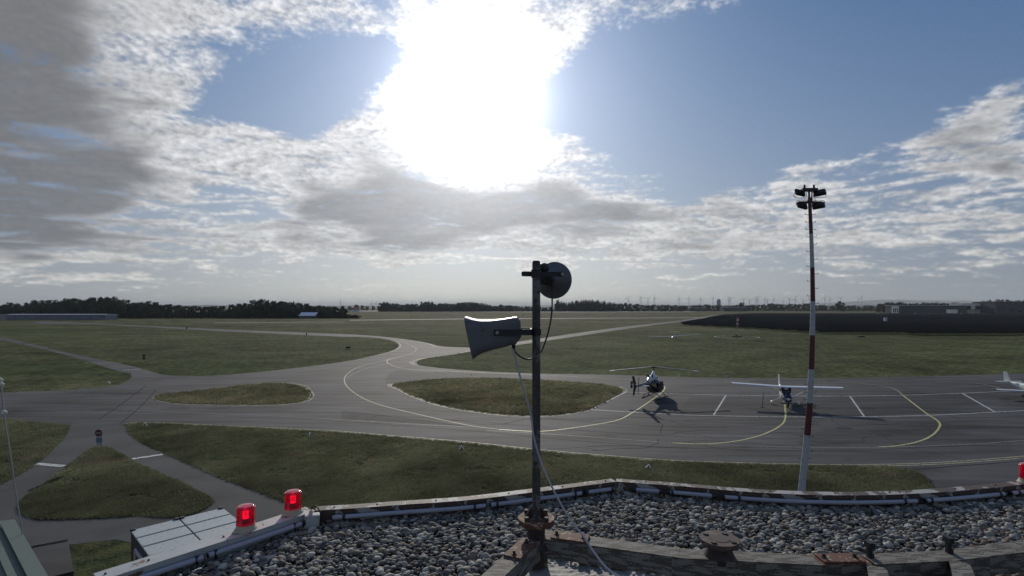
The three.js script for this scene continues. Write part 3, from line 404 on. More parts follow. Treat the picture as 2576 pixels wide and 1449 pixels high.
function hall(name, label, u0, u1, d, vTop, deep, wall, roof, wins = 0, rows = 1) {
  const [x0, x1] = span(u0, u1, d), w = x1 - x0, h = hgt(vTop, d), t = thing(name, label, 'building', V((x0 + x1) / 2, 0, -d - deep / 2));
  mesh('wall', box(w, h - 0.4, deep, 0, (h - 0.4) / 2, 0), wall, t); mesh('roof', box(w + 0.7, 0.4, deep + 0.7, 0, h - 0.2, 0), roof, t);
  for (let r = 0; r < rows; r++) for (let i = 0; i < wins; i++) mesh('window', box(w / wins * 0.62, h / rows * 0.34, 0.12, -w / 2 + (i + 0.5) * w / wins, h * (r + 0.58) / rows, deep / 2 + 0.05), mats.glass, t);
  return [t, w, h];
}
{
  const [t, w, h] = hall('dark_hangar', 'long low dark hangar with a white gable at its left end', 2262, 2432, 800, 768, 30, wallDark, mats.whitePaint);
  for (let i = 0; i < 7; i++) { const dr = mesh('hangar_door', box(w / 7 - 1.2, h * 0.55, 0.3, -w / 2 + (i + 0.5) * w / 7, h * 0.275, 15.1), std(0.035, 0.036, 0.04, 0.5), t); mesh('handle', box(0.3, 1.4, 0.2, w / 7 * 0, h * 0, 0), roofGrey, dr).position.set(-w / 2 + (i + 0.5) * w / 7 + 2, 2, 15.4); }
  const g = mesh('gable', box(10, h * 0.9, 1.2, -w / 2 - 5.2, h * 0.45, 14.2), std(0.80, 0.80, 0.77, 0.7), t); for (let i = 0; i < 3; i++) mesh('window', box(1.5, h * 0.5, 0.2, -w / 2 - 8.2 + i * 3.1, h * 0.42, 14.9), mats.glass, g);
}
{
  const [t, w, h] = hall('cream_office', 'cream three-bay office building left of the big dark hall', 2420, 2504, 815, 763, 24, cream, cream, 3, 1);
  for (let i = 0; i < 4; i++) mesh('pier', box(1.1, h - 0.6, 0.8, -w / 2 + 0.6 + i * (w - 1.2) / 3, (h - 0.6) / 2, 12.3), std(0.75, 0.72, 0.62, 0.8), t);
  mesh('canopy', box(w * 0.75, 0.5, 6, -w * 0.05, h * 0.42, 15), roofGrey, t);
}
hall('dark_hall', 'big dark flat-roofed hall at the right edge of the airfield', 2504, 2660, 790, 758, 40, wallDark, mats.whitePaint, 9, 2);
hall('white_shed', 'small cream shed standing before the dark hangar', 2392, 2409, 770, 778, 8, cream, roofGrey, 0);
hall('far_white_shed', 'long thin white-roofed shed in front of the poplars, left one of two', 1735, 1777, 1280, 774.5, 16, wallDark, mats.whitePaint, 0);
hall('far_white_shed', 'long thin white-roofed shed right of the grey silo', 1820, 1882, 1260, 773.5, 18, wallDark, mats.whitePaint, 0);
{ const d = 1700, t = thing('silo', 'grey silo tower rising above the far trees below the turbines', 'silo', V((1808 - CX) * d / F, 0, -d)); mesh('shaft', cyl(6, 6, 30, 0, 15, 0, 20), std(0.3, 0.31, 0.33), t); mesh('dome', new THREE.SphereGeometry(6, 20, 10, 0, 6.3, 0, 1.57).translate(0, 30, 0), std(0.34, 0.35, 0.37), t); mesh('annex', box(9, 16, 9, -8, 8, 0), std(0.3, 0.31, 0.33), t); }
{ const d = 1400, t = thing('radio_mast', 'thin pale radio mast above the trees left of the runway', 'mast', V((857 - CX) * d / F, 0, -d)); mesh('shaft', cyl(0.9, 0.6, 28, 0, 14, 0, 8), std(0.45, 0.45, 0.46), t); mesh('tip', cyl(0.3, 0.15, 5, 0, 30.5, 0, 6), mats.steel, t); }
{ const d = 1150, [x0, x1] = span(884, 902, d), t = thing('farmhouse', 'tiny white house at the end of the wood', 'house', V((x0 + x1) / 2, 0, -d)); mesh('wall', box(x1 - x0, 5, 9, 0, 2.5, 0), mats.whitePaint, t); mesh('roof', loft([[V(-9, 5, 5), V(-9, 9, 0), V(-9, 5, -5)], [V(9, 5, 5), V(9, 9, 0), V(9, 5, -5)]]), std(0.2, 0.09, 0.06), t); mesh('window', box(2, 1.4, 0.1, 2, 2.6, 4.56), mats.glass, t); }
// parked cars in front of the hangar
{
  const shades = [[0.6, 0.6, 0.6], [0.03, 0.03, 0.035], [0.5, 0.5, 0.52], [0.2, 0.02, 0.02], [0.66, 0.66, 0.66], [0.05, 0.07, 0.14]], say = ['white', 'black', 'silver', 'dark red', 'bright white', 'navy blue'];
  const prof = [[-2.2, 0.3], [-2.25, 0.8], [-1.5, 0.95], [-0.9, 1.42], [0.7, 1.45], [1.4, 0.98], [2.2, 0.85], [2.25, 0.3]], s = new THREE.Shape(prof.map(([x, y]) => new THREE.Vector2(x, y))), body = join([new THREE.ExtrudeGeometry(s, { depth: 1.6, bevelSize: 0.08, bevelThickness: 0.08, bevelSegments: 2 }).translate(0, 0, -0.8)]); body.userData.done = true;
  const wheel = join([cyl(0.32, 0.32, 0.22, 0, 0, 0, 14, Math.PI / 2)]), pane = join([box(1.9, 0.38, 1.7, -0.05, 1.16, 0)]); wheel.userData.done = pane.userData.done = true;
  [2208, 2219, 2229, 2290, 2303, 2322, 2338, 2352, 2371, 2383, 2418, 2437, 2449, 2462, 2476, 2488].forEach((u, i) => {
    const d = 745 + (i % 3) * 6, t = thing('parked_car', `${say[i % 6]} parked car, number ${['one', 'two', 'three', 'four', 'five', 'six', 'seven', 'eight', 'nine', 'ten', 'eleven', 'twelve', 'thirteen', 'fourteen', 'fifteen', 'sixteen'][i]} from the left in the row before the far buildings`, 'car', V((u - CX) * d / F, 0, -d), (i % 4) * 1.57 + 0.1, 'cars parked before the far buildings');
    mesh('body', body, std(...shades[i % 6], 0.3), t); mesh('windows', pane, mats.glass, t); for (const x of [-1.35, 1.35]) for (const z of [-0.78, 0.78]) mesh('wheel', wheel, mats.rubber, t).position.set(x, 0.32, z);
  });
}
// solar field: long tilted rows
{
  const left = [[202, 2417], [212, 2084], [223, 2017], [271, 1850], [310, 1722], [339, 1712], [454, 1770], [656, 1817], [900, 1950]], pv = new THREE.MeshPhysicalMaterial({ color: new THREE.Color(0.008, 0.009, 0.011), roughness: 0.7, specularIntensity: 0.2 }), fr = std(0.16, 0.16, 0.165, 0.6, 0.2);
  let k = 0; const nth = (i) => ['first', 'second', 'third', 'fourth', 'fifth', 'sixth', 'seventh', 'eighth', 'ninth', 'tenth'][i];
  for (let d = 206; d < 790; d += d < 420 ? 10 : 15) {
    const u0 = lerpAt(left, d), x0 = (u0 - CX) * d / F, x1 = (2680 - CX) * d / F, w = x1 - x0, i = k++;
    const t = thing('solar_panel_row', i < 10 ? `${nth(i)} row of black solar panels from the near edge of the solar field` : i < 30 ? 'row of black solar panels in the middle of the solar field' : 'row of black solar panels toward the far edge of the solar field', 'solar panels', V((x0 + x1) / 2, 0, -d), 0, i < 10 ? 'near rows of the solar field' : i < 30 ? 'middle rows of the solar field' : 'far rows of the solar field');
    mesh('panel_table', box(w, 0.05, 4.4, 0, 1.0, 0, -0.16), pv, t);
    mesh('rail', [box(w + 0.1, 0.08, 0.08, 0, 1.30, 2.14), box(w + 0.1, 0.08, 0.08, 0, 0.66, -2.14)], fr, t);
    const posts = []; for (let x = -w / 2 + 0.5; x < w / 2; x += d < 300 ? 6 : 12) posts.push(box(0.10, 1.2, 0.10, x, 0.6, 1.5)); mesh('posts', posts, mats.darkSteel, t).userData.kind = 'stuff';
  }
}
// fenced-in cabinet in the solar field
{ const p = P(2227, 812), t = thing('inverter_cabinet', 'small white cabinet standing among the dark solar panels', 'cabinet', p); mesh('body', box(1.6, 3.4, 1.4, 0, 1.7, 0), mats.whitePaint, t); mesh('roof', box(2, 0.2, 1.8, 0, 3.5, 0), roofGrey, t); mesh('door', box(0.8, 2.6, 0.06, 0, 1.6, 0.72), roofGrey, t); }
// ───────────────────────── the tower roof we stand on ─────────────────────────
const YR = H - 1.6, YC = H - 1.5;                             // gravel level, top of the parapet
const capPaint = new THREE.MeshStandardMaterial({ map: peelTex(-0.52, [0.42, 0.43, 0.42], [0.2, 0.12, 0.07]), roughness: 0.55 });
const capRust = new THREE.MeshStandardMaterial({ map: peelTex(0.10, [0.33, 0.32, 0.295], [0.078, 0.052, 0.042], 1.0, 0.6), roughness: 0.7 });
capRust.map.repeat.set(0.9, 0.9);
const pvc = new THREE.MeshStandardMaterial({ map: peelTex(-0.9, [0.33, 0.35, 0.40], [0.22, 0.22, 0.24]), roughness: 0.45 });
const tower = thing('control_tower', 'flat gravel roof of the control tower in the foreground with rusty parapet', 'building');
const edgeL = [[250, 1460.8], [308.6, 1442], [480, 1387], [657, 1330], [765, 1293.5], [792, 1284]].map(([u, v]) => P(u, v, 1.5));
const edgeM = [[792, 1284], [900, 1277.5], [1000, 1270], [1173, 1258], [1340, 1238], [1450, 1224], [1550, 1211]].map(([u, v]) => P(u, v, 1.5));
const edgeR = [[1550, 1211], [1717, 1223], [1870, 1236], [2030, 1244], [2170, 1245.5], [2340, 1239.5], [2470, 1229], [2576, 1218], [2760, 1190]].map(([u, v]) => P(u, v, 1.5));
{
  const run = (e) => smooth(e, false, 4);
  const outOf = (q, i, off) => { const a = q[Math.max(0, i - 1)], b = q[Math.min(q.length - 1, i + 1)], t = V(b.x - a.x, 0, b.z - a.z).normalize(); return V(q[i].x + t.z * off, q[i].y, q[i].z - t.x * off); };
  const prism = (q, off0, off1, y0, y1) => { const rings = q.map((_, i) => { const a = outOf(q, i, off0), b = outOf(q, i, off1); return [V(a.x, y0, a.z), V(b.x, y0, b.z), V(b.x, y1, b.z), V(a.x, y1, a.z)]; }); const g = loft(rings).toNonIndexed(); g.computeVertexNormals(); return g; };
  const all = [...run(edgeL), ...run(edgeM), ...run(edgeR)], rim = all.map((p) => V(p.x, 0, p.z));
  const wallPts = [...rim.filter((_, i) => i % 3 === 0), V(5.2, 0, 2), V(2, 0, 5), V(-3, 0, 4.5), V(-4.4, 0, 0.5)];
  const shape = new THREE.Shape(wallPts.map((p) => new THREE.Vector2(p.x, -p.z))), body = new THREE.ExtrudeGeometry(shape, { depth: YR - 0.08, bevelEnabled: false }); body.rotateX(-Math.PI / 2);
  mesh('tower_wall', body, std(0.30, 0.30, 0.29, 0.85), tower);
  const deck = new THREE.ExtrudeGeometry(shape, { depth: 0.05, bevelEnabled: false }); deck.rotateX(-Math.PI / 2); deck.translate(0, YR - 0.077, 0); mesh('roof_deck', deck, std(0.05, 0.05, 0.05, 0.9), tower);
  for (const [e, m, f, n, cw] of [[edgeL, capPaint, capPaint, 2, 0.125], [edgeM, capRust, capRust, 3, 0.082], [edgeR, capRust, capRust, 4, 0.078]]) {
    const q = run(e), per = Math.ceil((q.length - 1) / n);
    for (let k = 0; k < n; k++) {
      const s = q.slice(k * per, Math.min(q.length, (k + 1) * per + 1)); if (s.length < 2) continue;
      s[s.length - 1] = s[s.length - 1].clone().lerp(s[s.length - 2], 0.02);
      const u = mesh('parapet_upstand', prism(s, 0.004, cw - 0.012, YR - 0.02, YC - 0.006), f, tower); mesh('cap_sheet', prism(s, -0.003, cw, YC - 0.006, YC), m, u);
      for (let b = 2; b < s.length; b += 5) { const p = outOf(s, b, cw / 2); mesh('screw', cyl(0.007, 0.005, 0.008, p.x, YC + 0.004, p.z, 8), mats.darkSteel, u); }
    }
  }
  // conduit in lengths along the foot of the parapet
  const cond = (e, lens) => { const q = run(e), cum = [0]; for (let i = 1; i < q.length; i++) cum.push(cum[i - 1] + q[i].distanceTo(q[i - 1])); const L = cum[cum.length - 1]; const at = (s) => { s = clamp(s, 0, 1) * L; let i = 1; while (i < q.length - 1 && cum[i] < s) i++; const t = (s - cum[i - 1]) / (cum[i] - cum[i - 1]); const a = outOf(q, i - 1, -0.034), b = outOf(q, i, -0.034); return a.lerp(b, t).setY(YR + 0.053); };
    for (const [a, b] of lens) { const n = Math.max(4, Math.ceil((b - a) * 20)), pts = []; for (let i = 0; i <= n; i++) pts.push(at(mix(a, b, i / n))); const c = thing('conduit_pipe', '', 'pipe', V(0, 0, 0), 0, 'grey conduit lengths along the parapet'); c.userData.label = pipeSay.shift(); mesh('pipe', hose(pts, 0.0165, n * 2, 12), pvc, c); for (const s of [0.08, 0.92]) { const p = at(mix(a, b, s)); mesh('clip', [cyl(0.0215, 0.0215, 0.018, p.x, p.y, p.z, 10, 0, Math.PI / 2), box(0.012, 0.045, 0.012, p.x, p.y - 0.03, p.z)], mats.darkSteel, c); } for (const s of [a, b]) { const p = at(s), q2 = at(s + (s === a ? 0.004 : -0.004)); mesh('end_cap', rod(p, q2, 0.0175, 0.0175, 12), mats.black, c); } } };
  const pipeSay = ['grey conduit pipe along the painted parapet below the left beacon', 'grey conduit pipe along the painted parapet between the two beacons', 'short grey conduit stub just before the junction box', 'long grey conduit pipe right of the junction box', 'grey conduit pipe passing behind the loudspeaker pole', 'short grey conduit pipe left of the roof corner', 'short grey conduit pipe right of the roof corner', 'grey conduit pipe before the striped mast', 'long grey conduit pipe right of the striped mast', 'short grey conduit link in the right parapet', 'grey conduit pipe running out at the right edge'];
  cond(edgeL, [[0.02, 0.40], [0.415, 0.90], [0.915, 0.985]]);
  cond(edgeM, [[0.05, 0.52], [0.53, 0.86], [0.87, 0.985]]);
  cond(edgeR, [[0.03, 0.085], [0.095, 0.18], [0.19, 0.53], [0.54, 0.72], [0.73, 0.99]]);

  // gravel
  const peb = [1, 2, 3, 4].map((s) => { const r = rng(s * 71), g0 = mergeVertices(new THREE.IcosahedronGeometry(1, 2).deleteAttribute('uv').deleteAttribute('normal')), p = g0.attributes.position, ox = r() * 50, k = [1, 0.42 + 0.25 * r(), 0.62 + 0.3 * r()]; for (let i = 0; i < p.count; i++) { const v = V(p.getX(i), p.getY(i), p.getZ(i)), f = 1 + 0.28 * noise(v.x * 1.3 + ox, v.y * 1.3 + v.z * 0.9) + 0.15 * noise(v.z * 2 + ox, v.x * 2); p.setXYZ(i, v.x * f * k[0], v.y * f * k[1], v.z * f * k[2]); } g0.computeVertexNormals(); const g = metric(g0.toNonIndexed()); g.userData.done = true; return g; });
  const shades = [[0.22, 0.205, 0.175], [0.15, 0.145, 0.13], [0.29, 0.27, 0.225], [0.085, 0.083, 0.078], [0.20, 0.165, 0.12], [0.12, 0.12, 0.115], [0.40, 0.38, 0.33], [0.15, 0.11, 0.08]].map((c) => new THREE.Color().setRGB(...c));
  const r = rng(404), poly = [...all.map((p) => [p.x, p.z])], first = all[0], last = all[all.length - 1]; poly.push([last.x, -1.4], [first.x - 0.3, -1.4]);
  const inFrame = (x, z) => x > -0.02 && x < 1.05 && z > -3.44 + (x - 0.1) * 0.30;      // inside the frame lies bare foil instead of stones
  const lists = [[], [], [], []], big = [], step = 0.0245;
  for (let z = -4.7; z < -1.9; z += step) for (let x = -2.7; x < 5.0; x += step) {
    const px = x + (r() - 0.5) * step, pz = z + (r() - 0.5) * step; if (!inside(px, pz, poly) || inFrame(px, pz)) continue;
    const u = CX + px * F / -pz; if (u < -200 || u > 2760) continue;
    const s = 0.0130 * (0.45 + 1.45 * r() ** 2.4), k = Math.floor(r() * 4), q = new THREE.Quaternion().setFromEuler(new THREE.Euler((r() - 0.5) * 1.0, r() * 6.28, (r() - 0.5) * 1.0)), it = { m: new THREE.Matrix4().compose(V(px, YR + 0.004 + (r() - 0.3) * 0.018, pz), q, V(s * 1.35, s * 1.3, s * 1.35)), k, c: Math.floor(r() * 8), size: s / -pz };
    let edge = 9; if (edge > 0) lists[k].push(it);
  }
  const flatList = lists.flat().sort((a, b) => b.size - a.size), parts = new Set(flatList.slice(0, 280));
  const pm = std(1, 1, 1, 0.82), pmat = shades.map((c) => new THREE.MeshStandardMaterial({ color: c, roughness: 0.82 }));
  for (const it of parts) { const m = new THREE.Mesh(peb[it.k], pmat[it.c]); m.name = 'pebble'; m.castShadow = m.receiveShadow = true; it.m.decompose(m.position, m.quaternion, m.scale); tower.add(m); }
  lists.forEach((l, k) => { l = l.filter((i) => !parts.has(i)); const m = new THREE.InstancedMesh(peb[k], pm, l.length); m.name = 'roof_gravel'; m.userData.kind = 'stuff'; m.castShadow = m.receiveShadow = true; l.forEach((it, i) => { m.setMatrixAt(i, it.m); m.setColorAt(i, shades[it.c].clone().multiplyScalar(0.65 + 0.5 * r())); }); tower.add(m); });
  // crinkled silver foil inside the frame
  { const g = new THREE.PlaneGeometry(1.5, 1.2, 160, 130); g.rotateX(-Math.PI / 2); const p = g.attributes.position; for (let i = 0; i < p.count; i++) { const x = p.getX(i), z = p.getZ(i); p.setY(i, 0.010 * Math.abs(fbm(x * 9, z * 16, 4)) + 0.004 * fbm(x * 40, z * 55, 2)); } g.translate(0.60, YR - 0.016, -2.86); g.computeVertexNormals(); mesh('silver_foil', g, std(0.34, 0.34, 0.32, 0.75, 0.1), tower); }
}

// old steel frame with flanged stubs
const beamTop = new THREE.MeshStandardMaterial({ map: peelTex(-0.05, [0.185, 0.172, 0.142], [0.085, 0.070, 0.055], 0.5, 2.6), roughness: 0.8 });
beamTop.map.repeat.set(2.2, 2.2);
const beamSide = beamTop;
const rustPlate = new THREE.MeshStandardMaterial({ map: peelTex(0.34, [0.34, 0.27, 0.17], [0.13, 0.052, 0.030], 1, 1), roughness: 0.8 });
rustPlate.map.repeat.set(3, 3);
const rustDark = new THREE.MeshStandardMaterial({ map: peelTex(0.3, [0.12, 0.06, 0.04], [0.040, 0.028, 0.024]), roughness: 0.75 });
const flangeMat = new THREE.MeshStandardMaterial({ map: peelTex(0.3, [0.13, 0.10, 0.075], [0.085, 0.055, 0.042]), roughness: 0.8 });
const yb = H - 1.42;
{
  const t = thing('roof_frame', 'weathered steel roof frame of pale topped beams below the loudspeaker pole', 'frame'), yb0 = yb;
  const beam = (a, b, w, h, mt = beamTop, name = 'beam', lap = 0) => { if (lap) { const e = b.clone().sub(a).normalize().multiplyScalar(0.03); a = a.clone().sub(e).setY(0); b = b.clone().add(e); } const yb = yb0 - lap, m = mesh(name, bar(V(a.x, yb - h / 2 - 0.002, a.z), V(b.x, yb - h / 2 - 0.002, b.z), w, h - 0.004), beamSide, t); const c = mesh('top_flange', bar(V(a.x, yb - 0.0005, a.z), V(b.x, yb - 0.0005, b.z), w + 0.008, 0.003), mt, m); return m; };
  const c = (u, v, off = 0.06) => { const p = P(u, v, 1.42); return V(p.x, 0, p.z - off); };
  const n0 = c(1362, 1354), n1 = c(1717, 1403), n2 = c(2070, 1421), n3 = c(2387, 1411), n4 = c(2600, 1385), n5 = c(2800, 1350);
  beam(n0, n1, 0.118, 0.115); beam(n1, n2, 0.116, 0.113, beamTop, 'beam', 0.002); beam(n2, c(2195, 1420), 0.112, 0.11, rustPlate, 'splice_beam'); beam(c(2200, 1420), n3, 0.115, 0.115); beam(n3, n4, 0.113, 0.113, beamTop, 'beam', 0.0025); beam(n4, n5, 0.115, 0.115);
  const l0 = c(1340, 1368), l1 = P(1225, 1475, 1.42).setY(0); l1.z -= 0.05; beam(l0, V(mix(l0.x, l1.x, 1.6), 0, mix(l0.z, l1.z, 1.6)), 0.105, 0.115);
  for (const [u, v, du] of [[2205, 1425, 30], [2412, 1412, 50]]) { const a = c(u, v), b = P(u + du, v + 130, 1.42).setY(0); beam(V(a.x, 0, a.z + 0.06), b, 0.085, 0.11); }
  const feet = [n0, n1, n2, n3, n4]; for (const f of feet) mesh('foot', box(0.08, yb - YR - 0.09, 0.07, f.x, (yb - 0.117 + YR - 0.03) / 2, f.z), beamSide, t);
  // rusty plates bolted beside the pole and on the splice
  const plate = (a, b, w, y) => { const m = mesh('rusty_plate', bar(V(a.x, yb + y, a.z), V(b.x, yb + y, b.z), w, 0.010), rustPlate, t); for (const s of [0.12, 0.86]) { const p = a.clone().lerp(b, s); mesh('bolt', [cyl(0.010, 0.010, 0.024, p.x, yb + y + 0.014, p.z, 6), cyl(0.017, 0.017, 0.004, p.x, yb + y + 0.007, p.z, 14)], rustDark, m); } };
  plate(n0.clone().lerp(n1, 0.09), n0.clone().lerp(n1, 0.36), 0.112, 0.008); plate(l0.clone().lerp(l1, 0.10), l0.clone().lerp(l1, 0.50), 0.108, 0.008); plate(c(2076, 1421), c(2182, 1420), 0.10, 0.008);
  for (const [u, v] of [[2202, 1413], [2404, 1400]]) { const p = c(u, v, 0.05); mesh('clamp', [box(0.022, 0.085, 0.022, p.x, yb + 0.04, p.z), box(0.03, 0.03, 0.05, p.x, yb + 0.075, p.z), cyl(0.016, 0.016, 0.03, p.x + 0.01, yb + 0.012, p.z, 8)], mats.black, t); }
  { const p = P(1809.5, 1353, 1.32); const s = mesh('flange_stub', [cyl(0.057, 0.057, 0.14, p.x, yb + 0.03, p.z, 24)], rustDark, t); mesh('flange', [cyl(0.108, 0.108, 0.020, p.x, H - 1.332, p.z, 40), cyl(0.100, 0.104, 0.012, p.x, H - 1.348, p.z, 40)], flangeMat, s); for (let i = 0; i < 4; i++) { const a = i * Math.PI / 2 + 0.75; mesh('bolt_hole', [cyl(0.0155, 0.0155, 0.008, p.x + Math.cos(a) * 0.08, H - 1.3195, p.z + Math.sin(a) * 0.08, 14)], mats.black, s); } mesh('collar', cyl(0.085, 0.062, 0.05, p.x, yb + 0.025, p.z, 24), rustDark, s); }
}

// loudspeaker pole, horns and cables
const PD = 3.3, px0 = (1349 - CX) * PD / F, pz0 = -PD;
const poleMat = new THREE.MeshStandardMaterial({ map: peelTex(0.3, [0.13, 0.12, 0.115], [0.060, 0.052, 0.048], 1, 0.4), roughness: 0.65 });
{
  const t = thing('loudspeaker_pole', 'dark upright pipe pole bolted to a rusty flange in the middle of the roof', 'pole', V(px0, 0, pz0)), yf = H - 1.312, yt = D(0, 661, PD).y;
  mesh('pipe', cyl(0.0258, 0.0250, yt - yf, 0, (yt + yf) / 2, 0, 28), poleMat, t); mesh('top_cap', cyl(0.026, 0.020, 0.012, 0, yt + 0.006, 0, 24), mats.darkSteel, t);
  const fl = mesh('flange', [cyl(0.112, 0.112, 0.018, 0, yf, 0, 44), cyl(0.108, 0.112, 0.016, 0, yf - 0.018, 0, 44)], rustPlate, t);
  for (let i = 0; i < 4; i++) { const a = i * Math.PI / 2 + 0.8; mesh('bolt', [cyl(0.014, 0.014, 0.030, Math.cos(a) * 0.086, yf + 0.018, Math.sin(a) * 0.086, 6)], rustDark, fl); const g = new THREE.ExtrudeGeometry(new THREE.Shape([new THREE.Vector2(0.02, 0), new THREE.Vector2(0.075, 0), new THREE.Vector2(0.025, 0.07), new THREE.Vector2(0.02, 0.07)]), { depth: 0.008, bevelEnabled: false }); g.translate(0, yf + 0.009, -0.004); g.rotateY(a + 0.78); mesh('gusset', g, rustDark, t); }
  mesh('neck', [cyl(0.054, 0.054, 0.16, 0, yf - 0.10, 0, 28), cyl(0.085, 0.056, 0.05, 0, yf - 0.15, 0, 28)], rustDark, t);
  mesh('foot_post', [cyl(0.052, 0.052, 0.16, 0, yb - 0.10, 0, 20)], rustDark, t);
}
const hornGrey = new THREE.MeshStandardMaterial({ map: peelTex(-0.7, [0.105, 0.105, 0.112], [0.06, 0.06, 0.06]), roughness: 0.45 });
{
  const t = thing('horn_loudspeaker', 'grey rectangular horn loudspeaker pointing left halfway up the pole', 'loudspeaker'), sec = [[1309, 806, 1311, 848, 0.045], [1300, 797, 1297, 866, 0.072], [1290, 797.5, 1286, 868, 0.078], [1262, 802, 1263, 874, 0.085], [1234, 805, 1240, 879, 0.096], [1208, 805, 1217, 886, 0.110], [1189, 801.5, 1203, 893, 0.124], [1177, 797.5, 1195, 900, 0.138], [1172, 796, 1193, 902, 0.143], [1171, 799, 1192, 899, 0.138], [1190, 818, 1205, 882, 0.11], [1240, 828, 1246, 860, 0.05]];
  const rg = sec.map(([a, b, c, e, w]) => { const p = D(a, b, PD), q = D(c, e, PD); return ring(p.clone().add(q).multiplyScalar(0.5), p.clone().sub(q).multiplyScalar(0.5), V(0, 0, w), 32, 5); });
  mesh('bell', loft(rg.slice(1, 9), false, false), hornGrey, t); mesh('throat', loft(rg.slice(8), false, true), mats.black, t); mesh('driver_housing', loft(rg.slice(0, 2), true, false), hornGrey, t);
  const b0 = D(1252, 835, PD), b1 = D(1348, 834, PD);
  for (const s of [-1, 1]) { const m = mesh('bracket_arm', [bar(V(b0.x - 0.02, b0.y, b0.z + s * 0.094), V(b1.x - 0.03, b1.y, b1.z + s * 0.094), 0.006, 0.036)], mats.darkSteel, t); mesh('pivot_bolt', cyl(0.011, 0.011, 0.02, b0.x, b0.y, b0.z + s * 0.102, 6, Math.PI / 2), mats.steel, m); }
  mesh('bracket_web', [box(0.006, 0.036, 0.194, b1.x - 0.031, b1.y, b1.z)], mats.darkSteel, t); mesh('pole_clamp', [cyl(0.031, 0.031, 0.042, px0, b1.y, pz0, 24)], mats.darkSteel, t);
  mesh('cable_gland', [rod(D(1291, 864, PD + 0.0), D(1293, 877, PD), 0.013, 0.010, 12)], mats.black, t); mesh('bird_wire', hose([D(1300, 797, PD), D(1309, 799, PD), D(1318, 790, PD)], 0.0014, 12, 6), mats.steel, t);
}
{
  const ax = V(0.36, -0.03, -0.93).normalize(), rim = D(1393, 705, 3.62), t = thing('horn_loudspeaker', 'dark round horn loudspeaker facing away at the top of the pole', 'loudspeaker');
  const q = new THREE.Quaternion().setFromUnitVectors(V(0, 1, 0), ax), prof = [[0.0, -0.215], [0.036, -0.213], [0.046, -0.20], [0.046, -0.135], [0.034, -0.130], [0.040, -0.10], [0.060, -0.055], [0.095, -0.018], [0.122, -0.002], [0.126, 0.002], [0.122, 0.004], [0.09, -0.012], [0.05, -0.05], [0.0, -0.06]].map(([x, y]) => new THREE.Vector2(x, y)), put = (g) => { g.applyQuaternion(q); g.translate(rim.x, rim.y, rim.z); return g; };
  mesh('bell', put(new THREE.LatheGeometry(prof.slice(4), 48)), hornGrey, t); mesh('driver', put(new THREE.LatheGeometry(prof.slice(0, 5), 32)), mats.darkSteel, t);
  const a = D(1316, 689, PD + 0.02), b = D(1414, 690, PD + 0.06); mesh('bracket_arm', [bar(a, b, 0.008, 0.031), bar(b, b.clone().addScaledVector(ax, 0.12), 0.006, 0.030)], mats.darkSteel, t); mesh('clamp_end', box(0.02, 0.026, 0.03, a.x, a.y, a.z), mats.darkSteel, t); mesh('pivot_bolt', cyl(0.010, 0.010, 0.03, b.x, b.y, b.z + 0.01, 6, Math.PI / 2), mats.steel, t); mesh('pole_clamp', cyl(0.031, 0.031, 0.05, px0, a.y, pz0, 24), mats.darkSteel, t);
  mesh('mounting_boss', new THREE.SphereGeometry(0.036, 20, 14).scale(1, 0.9, 1).translate(D(1368, 678, 0).x + (1368 - CX) * 3.37 / F, D(1368, 674, 3.37).y, -3.37), mats.darkSteel, t);
  const gl = D(1386, 716, 3.50); mesh('cable_gland', rod(gl, V(gl.x, gl.y - 0.022, gl.z + 0.02), 0.012, 0.009, 12), mats.black, t);
}
tag(mesh('speaker_cable', hose([D(1386, 720, 3.47), D(1389, 752, 3.44), D(1387, 795, 3.40), D(1378, 840, 3.36), D(1366, 875, 3.33), D(1361, 886, 3.31)], 0.0052, 60), mats.black), 'black cable hanging from the round horn down to the pole', 'cable');
tag(mesh('speaker_cable', hose([D(1292, 874, PD), D(1297, 886, PD), D(1312, 899, PD), D(1328, 904, PD), D(1342, 901, PD)], 0.0050, 40), mats.black), 'black cable looping from the rectangular horn into the pole', 'cable');
tag(mesh('white_cable', hose([D(1290, 872, PD), D(1299, 910, 3.29), D(1312, 962, 3.28), D(1328, 1015, 3.27), D(1337, 1050, 3.265), D(1341, 1088, 3.262), D(1352, 1135, 3.255), D(1368, 1180, 3.24), D(1396, 1240, 3.21), D(1424, 1290, 3.18), D(1446, 1322, 3.15), D(1468, 1350, 3.10), D(1497, 1393, 3.02), D(1527, 1430, 2.94), D(1560, 1452, 2.90), D(1640, 1490, 2.85)], 0.0058, 140), std(0.40, 0.40, 0.43, 0.5)), 'long whitish cable sagging from the rectangular horn across the roof frame', 'cable');

